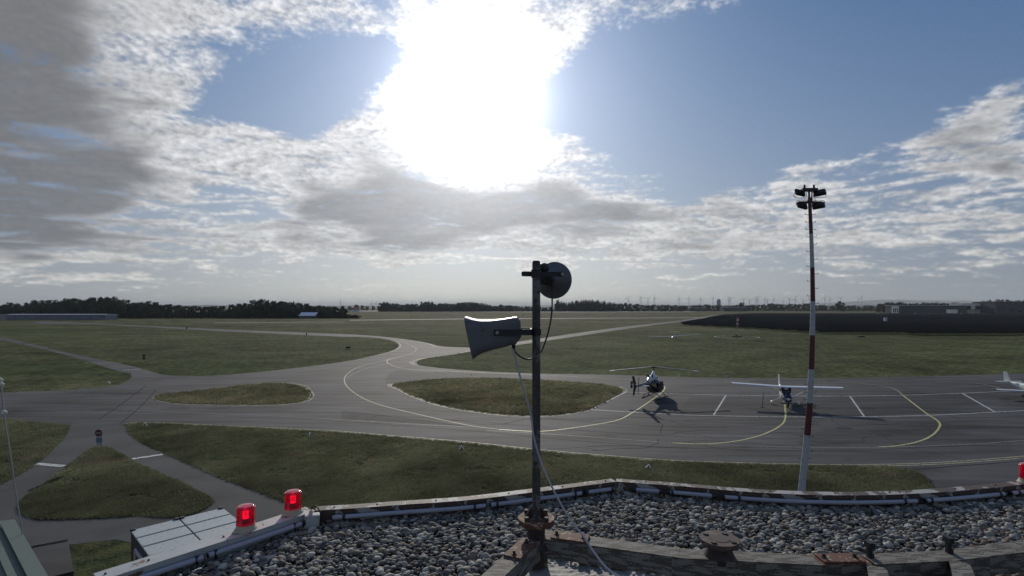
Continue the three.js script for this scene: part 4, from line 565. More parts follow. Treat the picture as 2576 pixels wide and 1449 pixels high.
// red obstruction beacons
const lens = new THREE.MeshPhysicalMaterial({ color: new THREE.Color().setRGB(0.44, 0.003, 0.050), roughness: 0.12, transmission: 0.5, thickness: 0, ior: 1.5, clearcoat: 0.6, clearcoatRoughness: 0.08 });
const bulb = new THREE.MeshStandardMaterial({ color: new THREE.Color(0.3, 0.01, 0.04), emissive: new THREE.Color(1, 0.06, 0.26), emissiveIntensity: 3.5, roughness: 0.4 });
const beaconBase = new THREE.MeshStandardMaterial({ map: peelTex(0.0, [0.40, 0.36, 0.27], [0.2, 0.13, 0.08]), roughness: 0.7 });
function beacon(p, s, label) {
  const t = thing('obstruction_beacon', label, 'beacon light', p, 0, 'red beacons on the parapet'); t.scale.setScalar(s);
  mesh('base', [cyl(0.072, 0.062, 0.018, 0, 0.009, 0, 32), cyl(0.060, 0.058, 0.022, 0, 0.028, 0, 32), box(0.10, 0.012, 0.07, 0, 0.006, 0.05)], beaconBase, t);
  const L = mesh('lens', [new THREE.LatheGeometry([[0.0585, 0.038], [0.0590, 0.048], [0.0575, 0.050], [0.0575, 0.056], [0.0588, 0.058], [0.0575, 0.062], [0.0545, 0.150], [0.0520, 0.157], [0.046, 0.1595], [0.02, 0.162], [0.0, 0.1625]].map(([x, y]) => new THREE.Vector2(x, y)), 48)], lens, t);
  mesh('rim_band', new THREE.TorusGeometry(0.0565, 0.0022, 8, 48).rotateX(Math.PI / 2).translate(0, 0.148, 0), lens, L);
  const g = []; for (let i = 0; i < 8; i++) g.push(cyl(0.0035, 0.0035, 0.042, Math.cos(i * 0.785) * 0.017, 0.098, Math.sin(i * 0.785) * 0.017, 8)); g.push(cyl(0.021, 0.021, 0.004, 0, 0.120, 0, 20), cyl(0.021, 0.021, 0.004, 0, 0.076, 0, 20)); mesh('lamp', g, bulb, t); mesh('lamp_holder', cyl(0.02, 0.016, 0.03, 0, 0.058, 0, 16), mats.black, t);
  const l = new THREE.PointLight(new THREE.Color(1, 0.08, 0.18), 0.028); l.position.set(0, 0.098, 0); l.castShadow = true; t.add(l);
}
const onCap = (u, v) => P(u, v, 1.5);
beacon(onCap(618, 1331), 1.0, 'lit red beacon lamp on the painted parapet, nearest the white containers');
beacon(onCap(737, 1290), 1.0, 'lit red beacon lamp on the painted parapet beside the grey junction box');
beacon(onCap(2586, 1214), 1.0, 'lit red beacon lamp cut off by the right edge of the picture');
{ // junction box at the corner
  const p = P(788, 1286, 1.5), t = thing('junction_box', 'grey junction box fixed to the parapet beside the right-hand of the two left beacons', 'box', V(p.x + 0.005, YC - 0.055, p.z + 0.045), 0.42); const m = std(0.36, 0.37, 0.36, 0.6);
  mesh('housing', box(0.105, 0.105, 0.06, 0, 0, 0, 0, 0, -0.06, 0.006), m, t); mesh('lid', box(0.100, 0.100, 0.008, 0, 0, 0.034, 0, 0, -0.06, 0.003), std(0.38, 0.39, 0.38, 0.55), t); mesh('gland', [cyl(0.012, 0.012, 0.03, -0.005, 0.066, 0, 12), cyl(0.015, 0.015, 0.012, -0.005, 0.060, 0, 6)], std(0.55, 0.45, 0.4, 0.6), t); mesh('cable', hose([V(-0.005, 0.08, 0), V(0.004, 0.10, 0), V(0.03, 0.105, 0.01), V(0.052, 0.075, 0.02), V(0.060, 0.03, 0.03), V(0.056, -0.02, 0.03)], 0.004, 30), mats.black, t);
  for (const [x, y] of [[-0.04, 0.04], [0.04, 0.035], [-0.035, -0.04], [0.045, -0.045]]) mesh('screw', cyl(0.004, 0.004, 0.003, x, y, 0.039, 8, Math.PI / 2), mats.darkSteel, t);
}
// ───────────────────────── beside the tower ─────────────────────────
{ // two site containers, their roofs seen from above
  const h = H - 2.6, a = P(327, 1334, h), b = P(447, 1303.7, h), c = P(560, 1276.5, h), e = P(406.6, 1399.3, h);
  const ux = c.clone().sub(a), W2 = ux.length() / 2; ux.normalize(); const dir = V(-ux.z, 0, ux.x); if (dir.z < 0) dir.negate();
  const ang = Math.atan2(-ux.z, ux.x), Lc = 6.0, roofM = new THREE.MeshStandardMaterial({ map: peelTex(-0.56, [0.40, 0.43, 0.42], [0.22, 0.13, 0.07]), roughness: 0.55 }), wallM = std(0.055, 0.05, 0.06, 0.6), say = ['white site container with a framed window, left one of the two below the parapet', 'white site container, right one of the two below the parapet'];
  for (let k = 0; k < 2; k++) {
    const o = a.clone().addScaledVector(ux, k * (W2 + 0.01)), t = thing('site_container', say[k], 'container', V(o.x, 0, o.z), ang, 'white site containers'), w = W2 - 0.02;
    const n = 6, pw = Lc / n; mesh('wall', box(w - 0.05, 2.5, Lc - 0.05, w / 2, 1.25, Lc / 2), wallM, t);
    for (let i = 0; i < n; i++) mesh('roof_panel', box(w - 0.02, 0.06, pw - 0.11, w / 2, 2.575, (i + 0.5) * pw, 0, 0, 0, 0.012), roofM, t);
    mesh('roof_gutter', box(w - 0.06, 0.02, Lc - 0.06, w / 2, 2.515, Lc / 2), mats.black, t);
    for (const [x, z] of [[0.08, 0.08], [w - 0.08, 0.08], [0.08, Lc - 0.08], [w - 0.08, Lc - 0.08]]) mesh('corner_casting', [box(0.16, 0.12, 0.16, x, 2.60, z, 0, 0, 0, 0.02), box(0.16, 0.12, 0.16, x, 0.06, z)], mats.black, t);
    if (k === 0) { const f = mesh('window', [box(0.06, 0.10, 1.7, -0.01, 2.16, 1.75), box(0.06, 0.10, 1.7, -0.01, 0.95, 1.75), box(0.06, 1.2, 0.10, -0.01, 1.55, 0.92), box(0.06, 1.2, 0.10, -0.01, 1.55, 2.55), box(0.05, 1.2, 0.07, -0.01, 1.55, 1.75)], std(0.62, 0.62, 0.62, 0.5), t); mesh('pane', box(0.02, 1.2, 1.6, 0.012, 1.55, 1.75), mats.glass, f); }
  }
}
{ // dark flat-roofed shed
  const hh = 2.6, q = [[240, 1108], [515, 1057], [556, 1290], [330, 1345]].map((p) => P(...A1(...p), H - hh)), s = new THREE.Shape(q.map((p) => new THREE.Vector2(p.x, -p.z))), t = thing('flat_roof_shed', 'dark flat-roofed shed beside the green metal roof, bottom left', 'shed');
  const g = new THREE.ExtrudeGeometry(s, { depth: hh - 0.1, bevelEnabled: false }); g.rotateX(-Math.PI / 2); mesh('wall', g, std(0.05, 0.048, 0.045, 0.8), t);
  const r = new THREE.ExtrudeGeometry(s, { depth: 0.09, bevelEnabled: false }); r.rotateX(-Math.PI / 2); r.translate(0, hh - 0.098, 0); mesh('roof', r, new THREE.MeshStandardMaterial({ map: asphaltTex, color: new THREE.Color(0.09, 0.09, 0.09), roughness: 0.9 }), t);
  for (let i = 0; i < 1; i++) { const a = q[i], b = q[(i + 1) % 4]; mesh('roof_edge', bar(V(a.x, hh + 0.02, a.z), V(b.x, hh + 0.02, b.z), 0.05, 0.03), rustDark, t); }
}
{ // annex with a ribbed green metal roof
  const hy = 4, h = H - hy, c0 = P(36.7, 1307, h), c1 = P(108, 1428, h), inn = P(-60, 1318, h), dirE = c1.clone().sub(c0).normalize(), across = inn.clone().sub(c0).normalize(), green = new THREE.MeshStandardMaterial({ map: peelTex(-0.9, [0.115, 0.150, 0.115], [0.09, 0.1, 0.08]), roughness: 0.5 }), t = thing('green_roof_annex', 'low annex with a ribbed green metal roof in the bottom left corner', 'building');
  const at = (s, w, y = 0) => c0.clone().addScaledVector(dirE, s).addScaledVector(across, w).setY(hy + y), L = 9;
  const quad = (a, b, c, d, th) => { const up = V(0, th, 0); return loft([[a, b, c, d], [a, b, c, d].map((p) => p.clone().add(up))]).toNonIndexed(); };
  const flatQ = (...k) => { const g = quad(...k); g.computeVertexNormals(); return g; };
  mesh('roof_pan', flatQ(at(0.3, 0.3, -0.16), at(L, 0.3, -0.16), at(L, 5.5, -0.16), at(0.3, 5.5, -0.16), 0.04), green, t);
  mesh('verge_flashing', flatQ(at(0, 0, -0.02), at(L, 0, -0.02), at(L, 0.40, -0.02), at(0, 0.40, -0.02), 0.03), green, t);
  mesh('eaves_flashing', flatQ(at(0, 0.40, -0.02), at(0.40, 0.40, -0.02), at(0.40, 5.5, -0.02), at(0, 5.5, -0.02), 0.03), green, t);
  for (let i = 0; i < 9; i++) { const w = 0.58 + i * 0.36; mesh('roof_rib', flatQ(at(0.52, w, -0.118), at(L, w, -0.118), at(L, w + 0.19, -0.118), at(0.52, w + 0.19, -0.118), 0.085), green, t); }
  mesh('wall', flatQ(at(0.15, 0.15, -hy), at(L, 0.15, -hy), at(L, 5.4, -hy), at(0.15, 5.4, -hy), hy - 0.17), std(0.2, 0.2, 0.19, 0.85), t);
  const bp = at(0.18, 1.15, 0.012); beacon(bp, 2.1, 'small dark red beacon lamp on the edge of the green roof');
  const base = P(52, 1330, h + 0.5), tp = D(-6, 935, 16.4), pl = thing('whip_antenna', 'thin leaning antenna pole with small white insulators at the left edge', 'antenna');
  const bs = D(58, 1345, 16.4); bs.y = 0; bs.x = D(100, 1650, 16.4).x;
  const at2 = (v) => D(lerpAt([[935, -6], [965, 2], [1040, 10], [1150, 27], [1250, 41], [1320, 53], [1671, 104]], v), v, 16.4);
  mesh('rod', hose([935, 965, 1040, 1150, 1250, 1320, 1450, 1560, 1671].map(at2), 0.020, 60, 8), mats.steel, pl); for (const v of [955, 966, 1036]) { const p = at2(v); mesh('insulator', [cyl(0.07, 0.05, 0.10, p.x, p.y, p.z, 12), cyl(0.035, 0.06, 0.08, p.x + 0.05, p.y - 0.03, p.z, 10)], std(0.6, 0.62, 0.55), pl); }
}

// floodlight mast with climbing steps
{
  const d = 25, tab = [[440, 2034.5], [490, 2036], [600, 2041], [690, 2043.8], [760, 2044.8], [830, 2044], [930, 2041], [1030, 2036], [1120, 2028.5], [1238, 2016], [1362, 2000]], at = (v) => D(lerpAt(tab, v), v, d), t = thing('floodlight_mast', 'tall red and white striped floodlight mast with climbing steps right of the aircraft stand', 'mast');
  const cuts = [497, 588, 673, 758, 843, 929, 1013, 1094, 1362], rad = (v) => mix(0.074, 0.172, (v - 490) / 870);
  for (let i = 0; i + 1 < cuts.length; i++) { const n = 10, rg = []; for (let k = 0; k <= n; k++) { const v = mix(cuts[i], cuts[i + 1], k / n), r = rad(v); rg.push(ring(at(v), V(r, 0, 0), V(0, 0, r), 18)); } mesh(i % 2 ? 'white_section' : 'red_section', loft(rg.map((x) => x.slice().reverse())), i % 2 ? mats.mastWhite : mats.mastRed, t); }
  for (let v = 540, k = 0; v < 1330; v += 18.6, k++) for (const s of [-1, 1]) { if (v > 610 && (k + (s > 0 ? 0 : 1)) % 2) { if (v < 840 || k % 3) continue; } const p = at(v), r = rad(v); mesh('step', [rod(V(p.x + s * (r - 0.02), p.y, p.z), V(p.x + s * (r + 0.15), p.y, p.z), 0.011, 0.011, 6), rod(V(p.x + s * (r + 0.148), p.y - 0.008, p.z), V(p.x + s * (r + 0.155), p.y + 0.065, p.z), 0.011, 0.011, 6)], mats.darkSteel, t); }
  const c = at(509); mesh('crossbar', box(1.10, 0.10, 0.10, c.x, c.y, c.z, 0, 0, 0, 0.01), mats.darkSteel, t); for (const v of [472, 492]) { } const pt = at(476);
  mesh('head_post', [cyl(0.045, 0.045, 0.62, c.x - 0.03, c.y + 0.33, c.z, 12), cyl(0.03, 0.03, 0.5, c.x + 0.10, c.y + 0.30, c.z, 10)], mats.darkSteel, t);
  mesh('head_box', box(0.72, 0.15, 0.20, pt.x + 0.01, pt.y - 0.03, pt.z, 0, 0, 0, 0.015), mats.black, t);
  for (const s of [-1, 1]) { const m = mesh('warning_lamp', [cyl(0.055, 0.045, 0.13, pt.x + s * 0.22, pt.y + 0.11, pt.z, 14), new THREE.SphereGeometry(0.046, 14, 8).translate(pt.x + s * 0.22, pt.y + 0.175, pt.z)], std(0.16, 0.012, 0.014, 0.25), t); mesh('lamp_foot', cyl(0.062, 0.062, 0.03, pt.x + s * 0.22, pt.y + 0.035, pt.z, 14), mats.black, m); }
  for (const [u, v, s, tilt] of [[2013, 484.5, -1, 0.55], [2062, 484.5, 1, 0.55], [2018.5, 517, -1, 0.55], [2059, 517, 1, 0.55]]) {
    const p = D(u, v, d + 0.05), sh = mesh('floodlight', [loft([ring(V(0, 0, -0.05), V(0.27, 0, 0), V(0, 0.155, 0), 28, 9), ring(V(0, 0, 0.03), V(0.265, 0, 0), V(0, 0.15, 0), 28, 9), ring(V(0, 0, 0.07), V(0.20, 0, 0), V(0, 0.10, 0), 28, 7)]).toNonIndexed(), box(0.30, 0.14, 0.06, 0, 0, 0.085)], mats.black, t); sh.position.copy(p); sh.rotation.set(-tilt * 0.7, s * -0.30, s * 0.05);
    mesh('glass_front', box(0.50, 0.28, 0.012, 0, 0, -0.055), std(0.3, 0.31, 0.33, 0.1), sh); const yb2 = v < 500 ? -1 : 1; mesh('yoke', hose([V(p.x - 0.28, p.y, p.z), V(p.x - 0.28, p.y + yb2 * 0.20, p.z), V(p.x + 0.28, p.y + yb2 * 0.20, p.z), V(p.x + 0.28, p.y, p.z)], 0.013, 30, 6), mats.darkSteel, t);
  }
  mesh('lamp_cable', [hose([V(c.x - 0.3, c.y + 0.05, c.z), V(c.x - 0.2, c.y + 0.17, c.z), V(c.x - 0.08, c.y + 0.10, c.z)], 0.009, 16, 6), hose([V(c.x + 0.3, c.y + 0.05, c.z), V(c.x + 0.22, c.y + 0.2, c.z), V(c.x + 0.09, c.y + 0.08, c.z)], 0.009, 16, 6)], mats.black, t);
  const b = at(1362); mesh('base_plate', box(0.6, 0.05, 0.6, b.x, 0.03, b.z), mats.steel, t);
}

// ───────────────────────── aircraft ─────────────────────────
const acWhite = std(0.74, 0.75, 0.77, 0.28), navy = std(0.012, 0.018, 0.060, 0.16);
const sec = (x, yc, hh, hw, n = 28, e = 2.6) => ring(V(x, yc, 0), V(0, hh, 0), V(0, 0, hw), n, e);
function wheelAt(t, x, y, z, r, w, fair) { const m = mesh('wheel', [new THREE.TorusGeometry(r * 0.70, r * 0.30, 10, 24).scale(1, 1, w / (r * 0.6)).translate(x, y, z)], mats.rubber, t); mesh('hub', cyl(r * 0.5, r * 0.5, w * 0.8, x, y, z, 14, Math.PI / 2), mats.steel, m); if (fair) mesh('wheel_fairing', loft([sec(-0.42, r * 1.25, 0.02, 0.02, 16), sec(-0.22, r * 1.22, 0.13, 0.09, 16), sec(0.05, r * 1.2, 0.19, 0.12, 16), sec(0.26, r * 1.15, 0.15, 0.10, 16), sec(0.36, r * 1.1, 0.05, 0.04, 16)].map((q) => q.map((p) => p.add(V(x, 0, z))))), acWhite, t); }
function wing(name, t, y, x0, c0, c1, z0, z1, th, mat, dih = 0, sweep = 0) { const foil = (c, x, yy, z) => [[0.5, 0.05], [0.44, 0.62], [0.2, 1], [-0.1, 0.78], [-0.5, 0.02], [-0.1, -0.35], [0.2, -0.5], [0.42, -0.4]].map(([a, b]) => V(x + a * c, yy + b * th * c, z)), m = mesh(name, loft([foil(c0, x0, y, z0), foil(c1, x0 + sweep, y + dih, z1), foil(c1 * 0.6, x0 + sweep, y + dih + 0.02, z1 + Math.sign(z1) * 0.16)]), mat, t); return m; }
{ // high-wing aeroplane nose-on to us; local +x is the nose
  const p = P(1976, 1020.5), head = Math.atan2(-p.z, -p.x * 0.70), t = thing('high_wing_aeroplane', 'white and navy high-wing light aeroplane parked nose-on in the middle stand', 'aeroplane', V(p.x, 0.02, p.z), -head);
  mesh('fuselage', loft([sec(-5.2, 1.35, 0.10, 0.05), sec(-4.2, 1.30, 0.22, 0.14), sec(-2.6, 1.24, 0.40, 0.34), sec(-1.2, 1.32, 0.66, 0.50), sec(-0.2, 1.38, 0.74, 0.54), sec(0.45, 1.30, 0.70, 0.54), sec(0.75, 1.12, 0.50, 0.53)]), acWhite, t);
  mesh('cowling', loft([sec(0.70, 1.12, 0.50, 0.53), sec(1.2, 1.06, 0.44, 0.50), sec(1.75, 1.02, 0.38, 0.44), sec(2.0, 1.0, 0.30, 0.34)]), navy, t);
  mesh('lower_cowl', [box(0.9, 0.10, 0.80, 1.45, 0.66, 0, 0, 0, 0.06, 0.03), box(0.06, 0.12, 0.28, 1.98, 1.04, 0.24), box(0.06, 0.12, 0.28, 1.98, 1.04, -0.24)], std(0.4, 0.41, 0.42, 0.3), t);
  mesh('windscreen', loft([[V(0.92, 1.56, -0.44), V(0.92, 1.56, 0.44), V(0.36, 2.02, 0.50), V(0.36, 2.02, -0.50)], [V(0.90, 1.50, -0.44), V(0.90, 1.50, 0.44), V(0.30, 1.98, 0.50), V(0.30, 1.98, -0.50)]]), mats.glass, t);
  for (const s of [-1, 1]) { mesh('side_window', box(0.95, 0.38, 0.02, -0.35, 1.72, s * 0.545), mats.glass, t); wing('wing', t, 2.07, -0.10, 1.60, 1.15, s * 0.0 + s * 0.02, s * 5.45, 0.075, acWhite, 0.16, -0.05); mesh('wing_strut', bar(V(0.1, 0.92, s * 0.55), V(0.05, 2.08, s * 2.6), 0.09, 0.05), acWhite, t); wing('tailplane', t, 1.42, -4.75, 0.95, 0.68, s * 0.05, s * 1.68, 0.06, acWhite); mesh('main_leg', bar(V(-0.3, 0.80, s * 0.45), V(-0.45, 0.36, s * 1.28), 0.12, 0.05), acWhite, t); wheelAt(t, -0.45, 0.22, s * 1.34, 0.21, 0.15, true); mesh('wing_tip_light', new THREE.SphereGeometry(0.06, 10, 8).translate(0.3, 2.27, s * 5.6), s > 0 ? mats.red : std(0.02, 0.3, 0.05), t); }
  const f = new THREE.ExtrudeGeometry(new THREE.Shape([[-5.5, 1.4], [-5.75, 2.75], [-5.3, 2.78], [-4.5, 1.7], [-3.6, 1.55], [-4.2, 1.35]].map(([x, y]) => new THREE.Vector2(x, y))), { depth: 0.07, bevelSize: 0.02, bevelThickness: 0.02, bevelSegments: 1 }); f.translate(0, 0, -0.035); mesh('fin', f, acWhite, t);
  mesh('nose_leg', [bar(V(1.35, 0.75, 0), V(1.5, 0.3, 0), 0.06, 0.06), box(0.04, 0.4, 0.16, 1.5, 0.32, 0)], mats.steel, t); wheelAt(t, 1.5, 0.20, 0, 0.19, 0.13, false);
  const pr = mesh('propeller', [loft([ring(V(2.18, 0.04, 0), V(0.05, 0, 0), V(0, 0, 0.05), 10), ring(V(2.18, 0.45, 0), V(0.02, 0, 0.02), V(0.03, 0, 0.08), 10), ring(V(2.18, 0.93, 0), V(0.01, 0, 0), V(0, 0, 0.05), 10)]), loft([ring(V(2.18, -0.93, 0), V(0.01, 0, 0), V(0, 0, 0.05), 10), ring(V(2.18, -0.45, 0), V(0.02, 0, 0.02), V(0.03, 0, 0.08), 10), ring(V(2.18, -0.04, 0), V(0.05, 0, 0), V(0, 0, 0.05), 10)])], mats.black, t); pr.position.y = 1.02; mesh('propeller_tips', [box(0.02, 0.10, 0.09, 2.18, 0.86, 0), box(0.02, 0.10, 0.09, 2.18, -0.86, 0)], mats.yellow, pr);
  mesh('spinner', new THREE.LatheGeometry([[0.0, 0.34], [0.07, 0.28], [0.13, 0.16], [0.16, 0.0], [0, 0]].map(([x, y]) => new THREE.Vector2(x, y)), 20).rotateZ(-Math.PI / 2).translate(2.04, 1.02, 0), acWhite, t);
  const tb = P(1917, 1025), tt = P(1917, 1025); const st = thing('tow_stake', 'thin dark upright stake standing left of the high-wing aeroplane', 'stake', tb); mesh('rod', rod(V(0, 0, 0), V(0.22, 1.55, -0.1), 0.035, 0.03, 8), mats.black, st); mesh('foot', box(0.42, 0.05, 0.22, 0, 0.03, 0), mats.black, st);
}
{ // low-wing aeroplane at the right edge, only its tail and one wing in view
  const t = thing('low_wing_aeroplane', 'white low-wing light aeroplane with a tall fin at the right edge', 'aeroplane', V(62.9, 0.02, -64.3), -Math.PI / 2);
  const pale = std(0.62, 0.66, 0.60, 0.3);
  mesh('fuselage', loft([sec(-3.75, 1.45, 0.06, 0.03), sec(-3.2, 1.40, 0.16, 0.10), sec(-2.2, 1.28, 0.30, 0.22), sec(-1.2, 1.14, 0.46, 0.38), sec(0.2, 1.08, 0.52, 0.5)]), pale, t); mesh('nose', loft([sec(0.2, 1.08, 0.52, 0.5), sec(1.2, 1.0, 0.44, 0.46), sec(2.1, 0.95, 0.28, 0.3)]), navy, t); mesh('canopy', loft([sec(-0.9, 1.5, 0.05, 0.2, 20), sec(-0.3, 1.56, 0.32, 0.42, 20), sec(0.5, 1.52, 0.34, 0.42, 20), sec(1.1, 1.4, 0.08, 0.25, 20)]), mats.glass, t);
  const f = new THREE.ExtrudeGeometry(new THREE.Shape([[-3.85, 1.35], [-3.95, 2.66], [-3.50, 2.68], [-3.05, 1.75], [-2.3, 1.52], [-3.1, 1.3]].map(([x, y]) => new THREE.Vector2(x, y))), { depth: 0.07, bevelSize: 0.02, bevelThickness: 0.02, bevelSegments: 1 }); f.translate(0, 0, -0.035); mesh('fin', f, pale, t);
  for (const s of [-1, 1]) { wing('wing', t, 0.78, 0.05, 1.4, 1.0, s * 0.1, s * 4.6, 0.09, acWhite, 0.22); wing('tailplane', t, 1.52, -3.35, 0.75, 0.55, s * 0.04, s * 1.45, 0.08, acWhite); mesh('main_leg', bar(V(-0.1, 0.68, s * 0.5), V(-0.15, 0.26, s * 1.05), 0.10, 0.05), acWhite, t); wheelAt(t, -0.15, 0.2, s * 1.12, 0.19, 0.13, false); mesh('wing_tip', new THREE.SphereGeometry(0.1, 10, 8).scale(2.6, 0.6, 1).translate(0.05, 1.03, s * 4.75), mats.black, t); }
  mesh('nose_leg', bar(V(1.3, 0.65, 0), V(1.4, 0.2, 0), 0.06, 0.06), mats.steel, t); wheelAt(t, 1.4, 0.18, 0, 0.17, 0.12, false);
  mesh('propeller', [box(0.03, 1.6, 0.12, 2.16, 0.95, 0), new THREE.SphereGeometry(0.14, 14, 10).translate(2.14, 0.95, 0)], mats.black, t);
  // round white emblem with four short strokes on the rear side of the body
  const em = new THREE.Shape(); em.absellipse(0, 0.06, 0.30, 0.19, 0, 6.283); const l = []; for (const x of [-0.2, -0.05, 0.12, 0.22]) l.push(new THREE.BoxGeometry(0.07, 0.22, 0.012).translate(x, -0.16, 0.006)); const disc = new THREE.ExtrudeGeometry(em, { depth: 0.012, bevelEnabled: false }); for (const s of [-1, 1]) { const m = mesh('emblem', [disc.clone(), ...l.map((g) => g.clone())], acWhite, t); m.position.set(-1.75, 1.26, s * 0.318); m.rotation.y = (s > 0 ? 0 : Math.PI) + s * 0.15; }
}
{ // helicopter seen from behind; local +x is the nose
  const t = thing('helicopter', 'black and white helicopter with drooping two-bladed rotor parked left of the aeroplanes', 'helicopter', V(17.2, 0.02, -64.6), Math.atan2(4.6, 3.05)), blk = std(0.014, 0.014, 0.018, 0.18), gold = std(0.28, 0.20, 0.06, 0.35), silver = std(0.55, 0.55, 0.57, 0.3);
  t.scale.setScalar(1.08); mesh('cabin', loft([sec(-1.7, 1.62, 0.30, 0.26), sec(-1.1, 1.45, 0.62, 0.55), sec(-0.3, 1.32, 0.82, 0.72), sec(0.6, 1.25, 0.80, 0.74), sec(1.4, 1.15, 0.66, 0.66), sec(2.1, 1.0, 0.42, 0.46), sec(2.5, 0.92, 0.12, 0.14)]), blk, t);
  mesh('side_stripe', [-1, 1].map((s) => loft([[V(-1.55, 1.52, s * 0.30), V(-1.55, 1.72, s * 0.27), V(-1.0, 1.58, s * 0.585), V(-1.0, 1.28, s * 0.59)], [V(-1.55, 1.52, s * 0.36), V(-1.55, 1.72, s * 0.33), V(-1.0, 1.58, s * 0.60), V(-1.0, 1.28, s * 0.605)]])), gold, t);
  mesh('rear_hatch', box(0.03, 0.55, 0.62, -1.24, 1.22, 0, 0, 0, 0.45), gold, t);
  for (const s of [-1, 1]) { mesh('door_window', box(0.85, 0.50, 0.03, 0.45, 1.55, s * 0.735, s * -0.12), mats.glass, t); mesh('rear_window', box(0.62, 0.42, 0.03, -0.48, 1.55, s * 0.70, s * -0.12, s * 0.22), mats.glass, t); }
  mesh('windscreen', loft([sec(1.35, 1.42, 0.40, 0.60, 20), sec(1.85, 1.22, 0.34, 0.50, 20), sec(2.22, 1.04, 0.20, 0.30, 20)]), mats.glass, t);
  mesh('engine_cowling', loft([sec(-1.9, 2.02, 0.14, 0.18, 20), sec(-1.3, 2.18, 0.28, 0.32, 20), sec(-0.4, 2.26, 0.32, 0.36, 20), sec(0.5, 2.20, 0.22, 0.30, 20), sec(0.9, 2.1, 0.05, 0.12, 20)]), silver, t);
  for (const s of [-1, 1]) mesh('exhaust', rod(V(-1.0, 2.35, s * 0.15), V(-1.35, 2.62, s * 0.28), 0.09, 0.10, 14), mats.darkSteel, t);
  mesh('mast_fairing', loft([ring(V(-0.45, 2.4, 0), V(0.75, 0, 0), V(0, 0, 0.22), 18), ring(V(-0.25, 2.75, 0), V(0.42, 0, 0), V(0, 0, 0.15), 18), ring(V(-0.12, 3.0, 0), V(0.12, 0, 0), V(0, 0, 0.09), 18)]), acWhite, t);
  mesh('rotor_mast', [cyl(0.06, 0.05, 0.75, -0.1, 3.05, 0, 14), box(0.2, 0.08, 0.2, -0.1, 2.95, 0)], mats.darkSteel, t);
  mesh('rotor_hub', [box(0.26, 0.12, 0.7, -0.1, 3.38, 0, 0, 0.66, 0, 0.03), cyl(0.12, 0.1, 0.12, -0.1, 3.42, 0, 14)], mats.darkSteel, t);
  for (const s of [-1, 1]) { const rg = []; for (let k = 0; k <= 8; k++) { const q = 0.3 + k / 8 * 4.6, c = k < 1 ? 0.09 : 0.17; rg.push(ring(V(0, 3.46 - 0.105 * q, s * q), V(c, 0, 0), V(0, 0.042, 0), 12)); } const b = mesh('rotor_blade', loft(rg), s > 0 ? std(0.30, 0.30, 0.28, 0.5) : std(0.34, 0.34, 0.32, 0.5), t); b.position.x = -0.1; b.rotation.y = 0.55; mesh('blade_tip', box(0.35, 0.09, 0.5, 0, 2.97, s * 4.66, s * 0.105), mats.whitePaint, b); }
  mesh('tail_boom', loft([sec(-5.9, 1.98, 0.10, 0.10, 20, 2), sec(-4, 1.88, 0.15, 0.15, 20, 2), sec(-1.6, 1.72, 0.27, 0.25, 20, 2)]), blk, t);
  const f = new THREE.ExtrudeGeometry(new THREE.Shape([[-5.3, 1.95], [-6.05, 3.05], [-6.4, 3.05], [-6.0, 2.0], [-6.2, 1.1], [-5.9, 1.1]].map(([x, y]) => new THREE.Vector2(x, y))), { depth: 0.06, bevelSize: 0.015, bevelThickness: 0.015, bevelSegments: 1 }); f.translate(0, 0, -0.12); mesh('tail_fin', f, blk, t);
  mesh('tail_skid', hose([V(-5.7, 1.85, -0.05), V(-6.1, 1.2, -0.05), V(-6.3, 0.95, -0.05)], 0.022, 14, 6), mats.darkSteel, t);
  mesh('stabiliser', [box(0.42, 0.04, 2.0, -4.15, 1.86, 0, 0, 0, 0, 0.012)], acWhite, t); for (const s of [-1, 1]) mesh('end_plate', box(0.55, 0.75, 0.04, -4.2, 1.86, s * 1.02, 0, 0, 0, 0.012), blk, t);
  mesh('tail_rotor_hub', rod(V(-5.78, 2.0, 0.08), V(-5.78, 2.0, 0.34), 0.06, 0.05, 12), mats.steel, t); for (const s of [-1, 1]) mesh('tail_rotor_blade', box(0.14, 0.80, 0.025, -5.78 + s * 0.07, 2.0 + s * 0.43, 0.32, 0, 0, -0.14, 0.008), mats.black, t);
  for (const s of [-1, 1]) { mesh('skid', [hose([V(-1.35, 0.06, s * 0.95), V(1.35, 0.06, s * 0.95), V(1.75, 0.10, s * 0.95), V(1.98, 0.26, s * 0.95)], 0.045, 30, 8)], mats.darkSteel, t); for (const x of [-0.8, 0.9]) mesh('skid_leg', hose([V(x, 0.62, s * 0.25), V(x, 0.55, s * 0.55), V(x, 0.30, s * 0.86), V(x, 0.07, s * 0.95)], 0.04, 16, 8), mats.darkSteel, t); }
  mesh('belly_antenna', bar(V(-0.4, 0.55, 0), V(-0.6, 0.25, 0), 0.02, 0.06), mats.black, t);
}
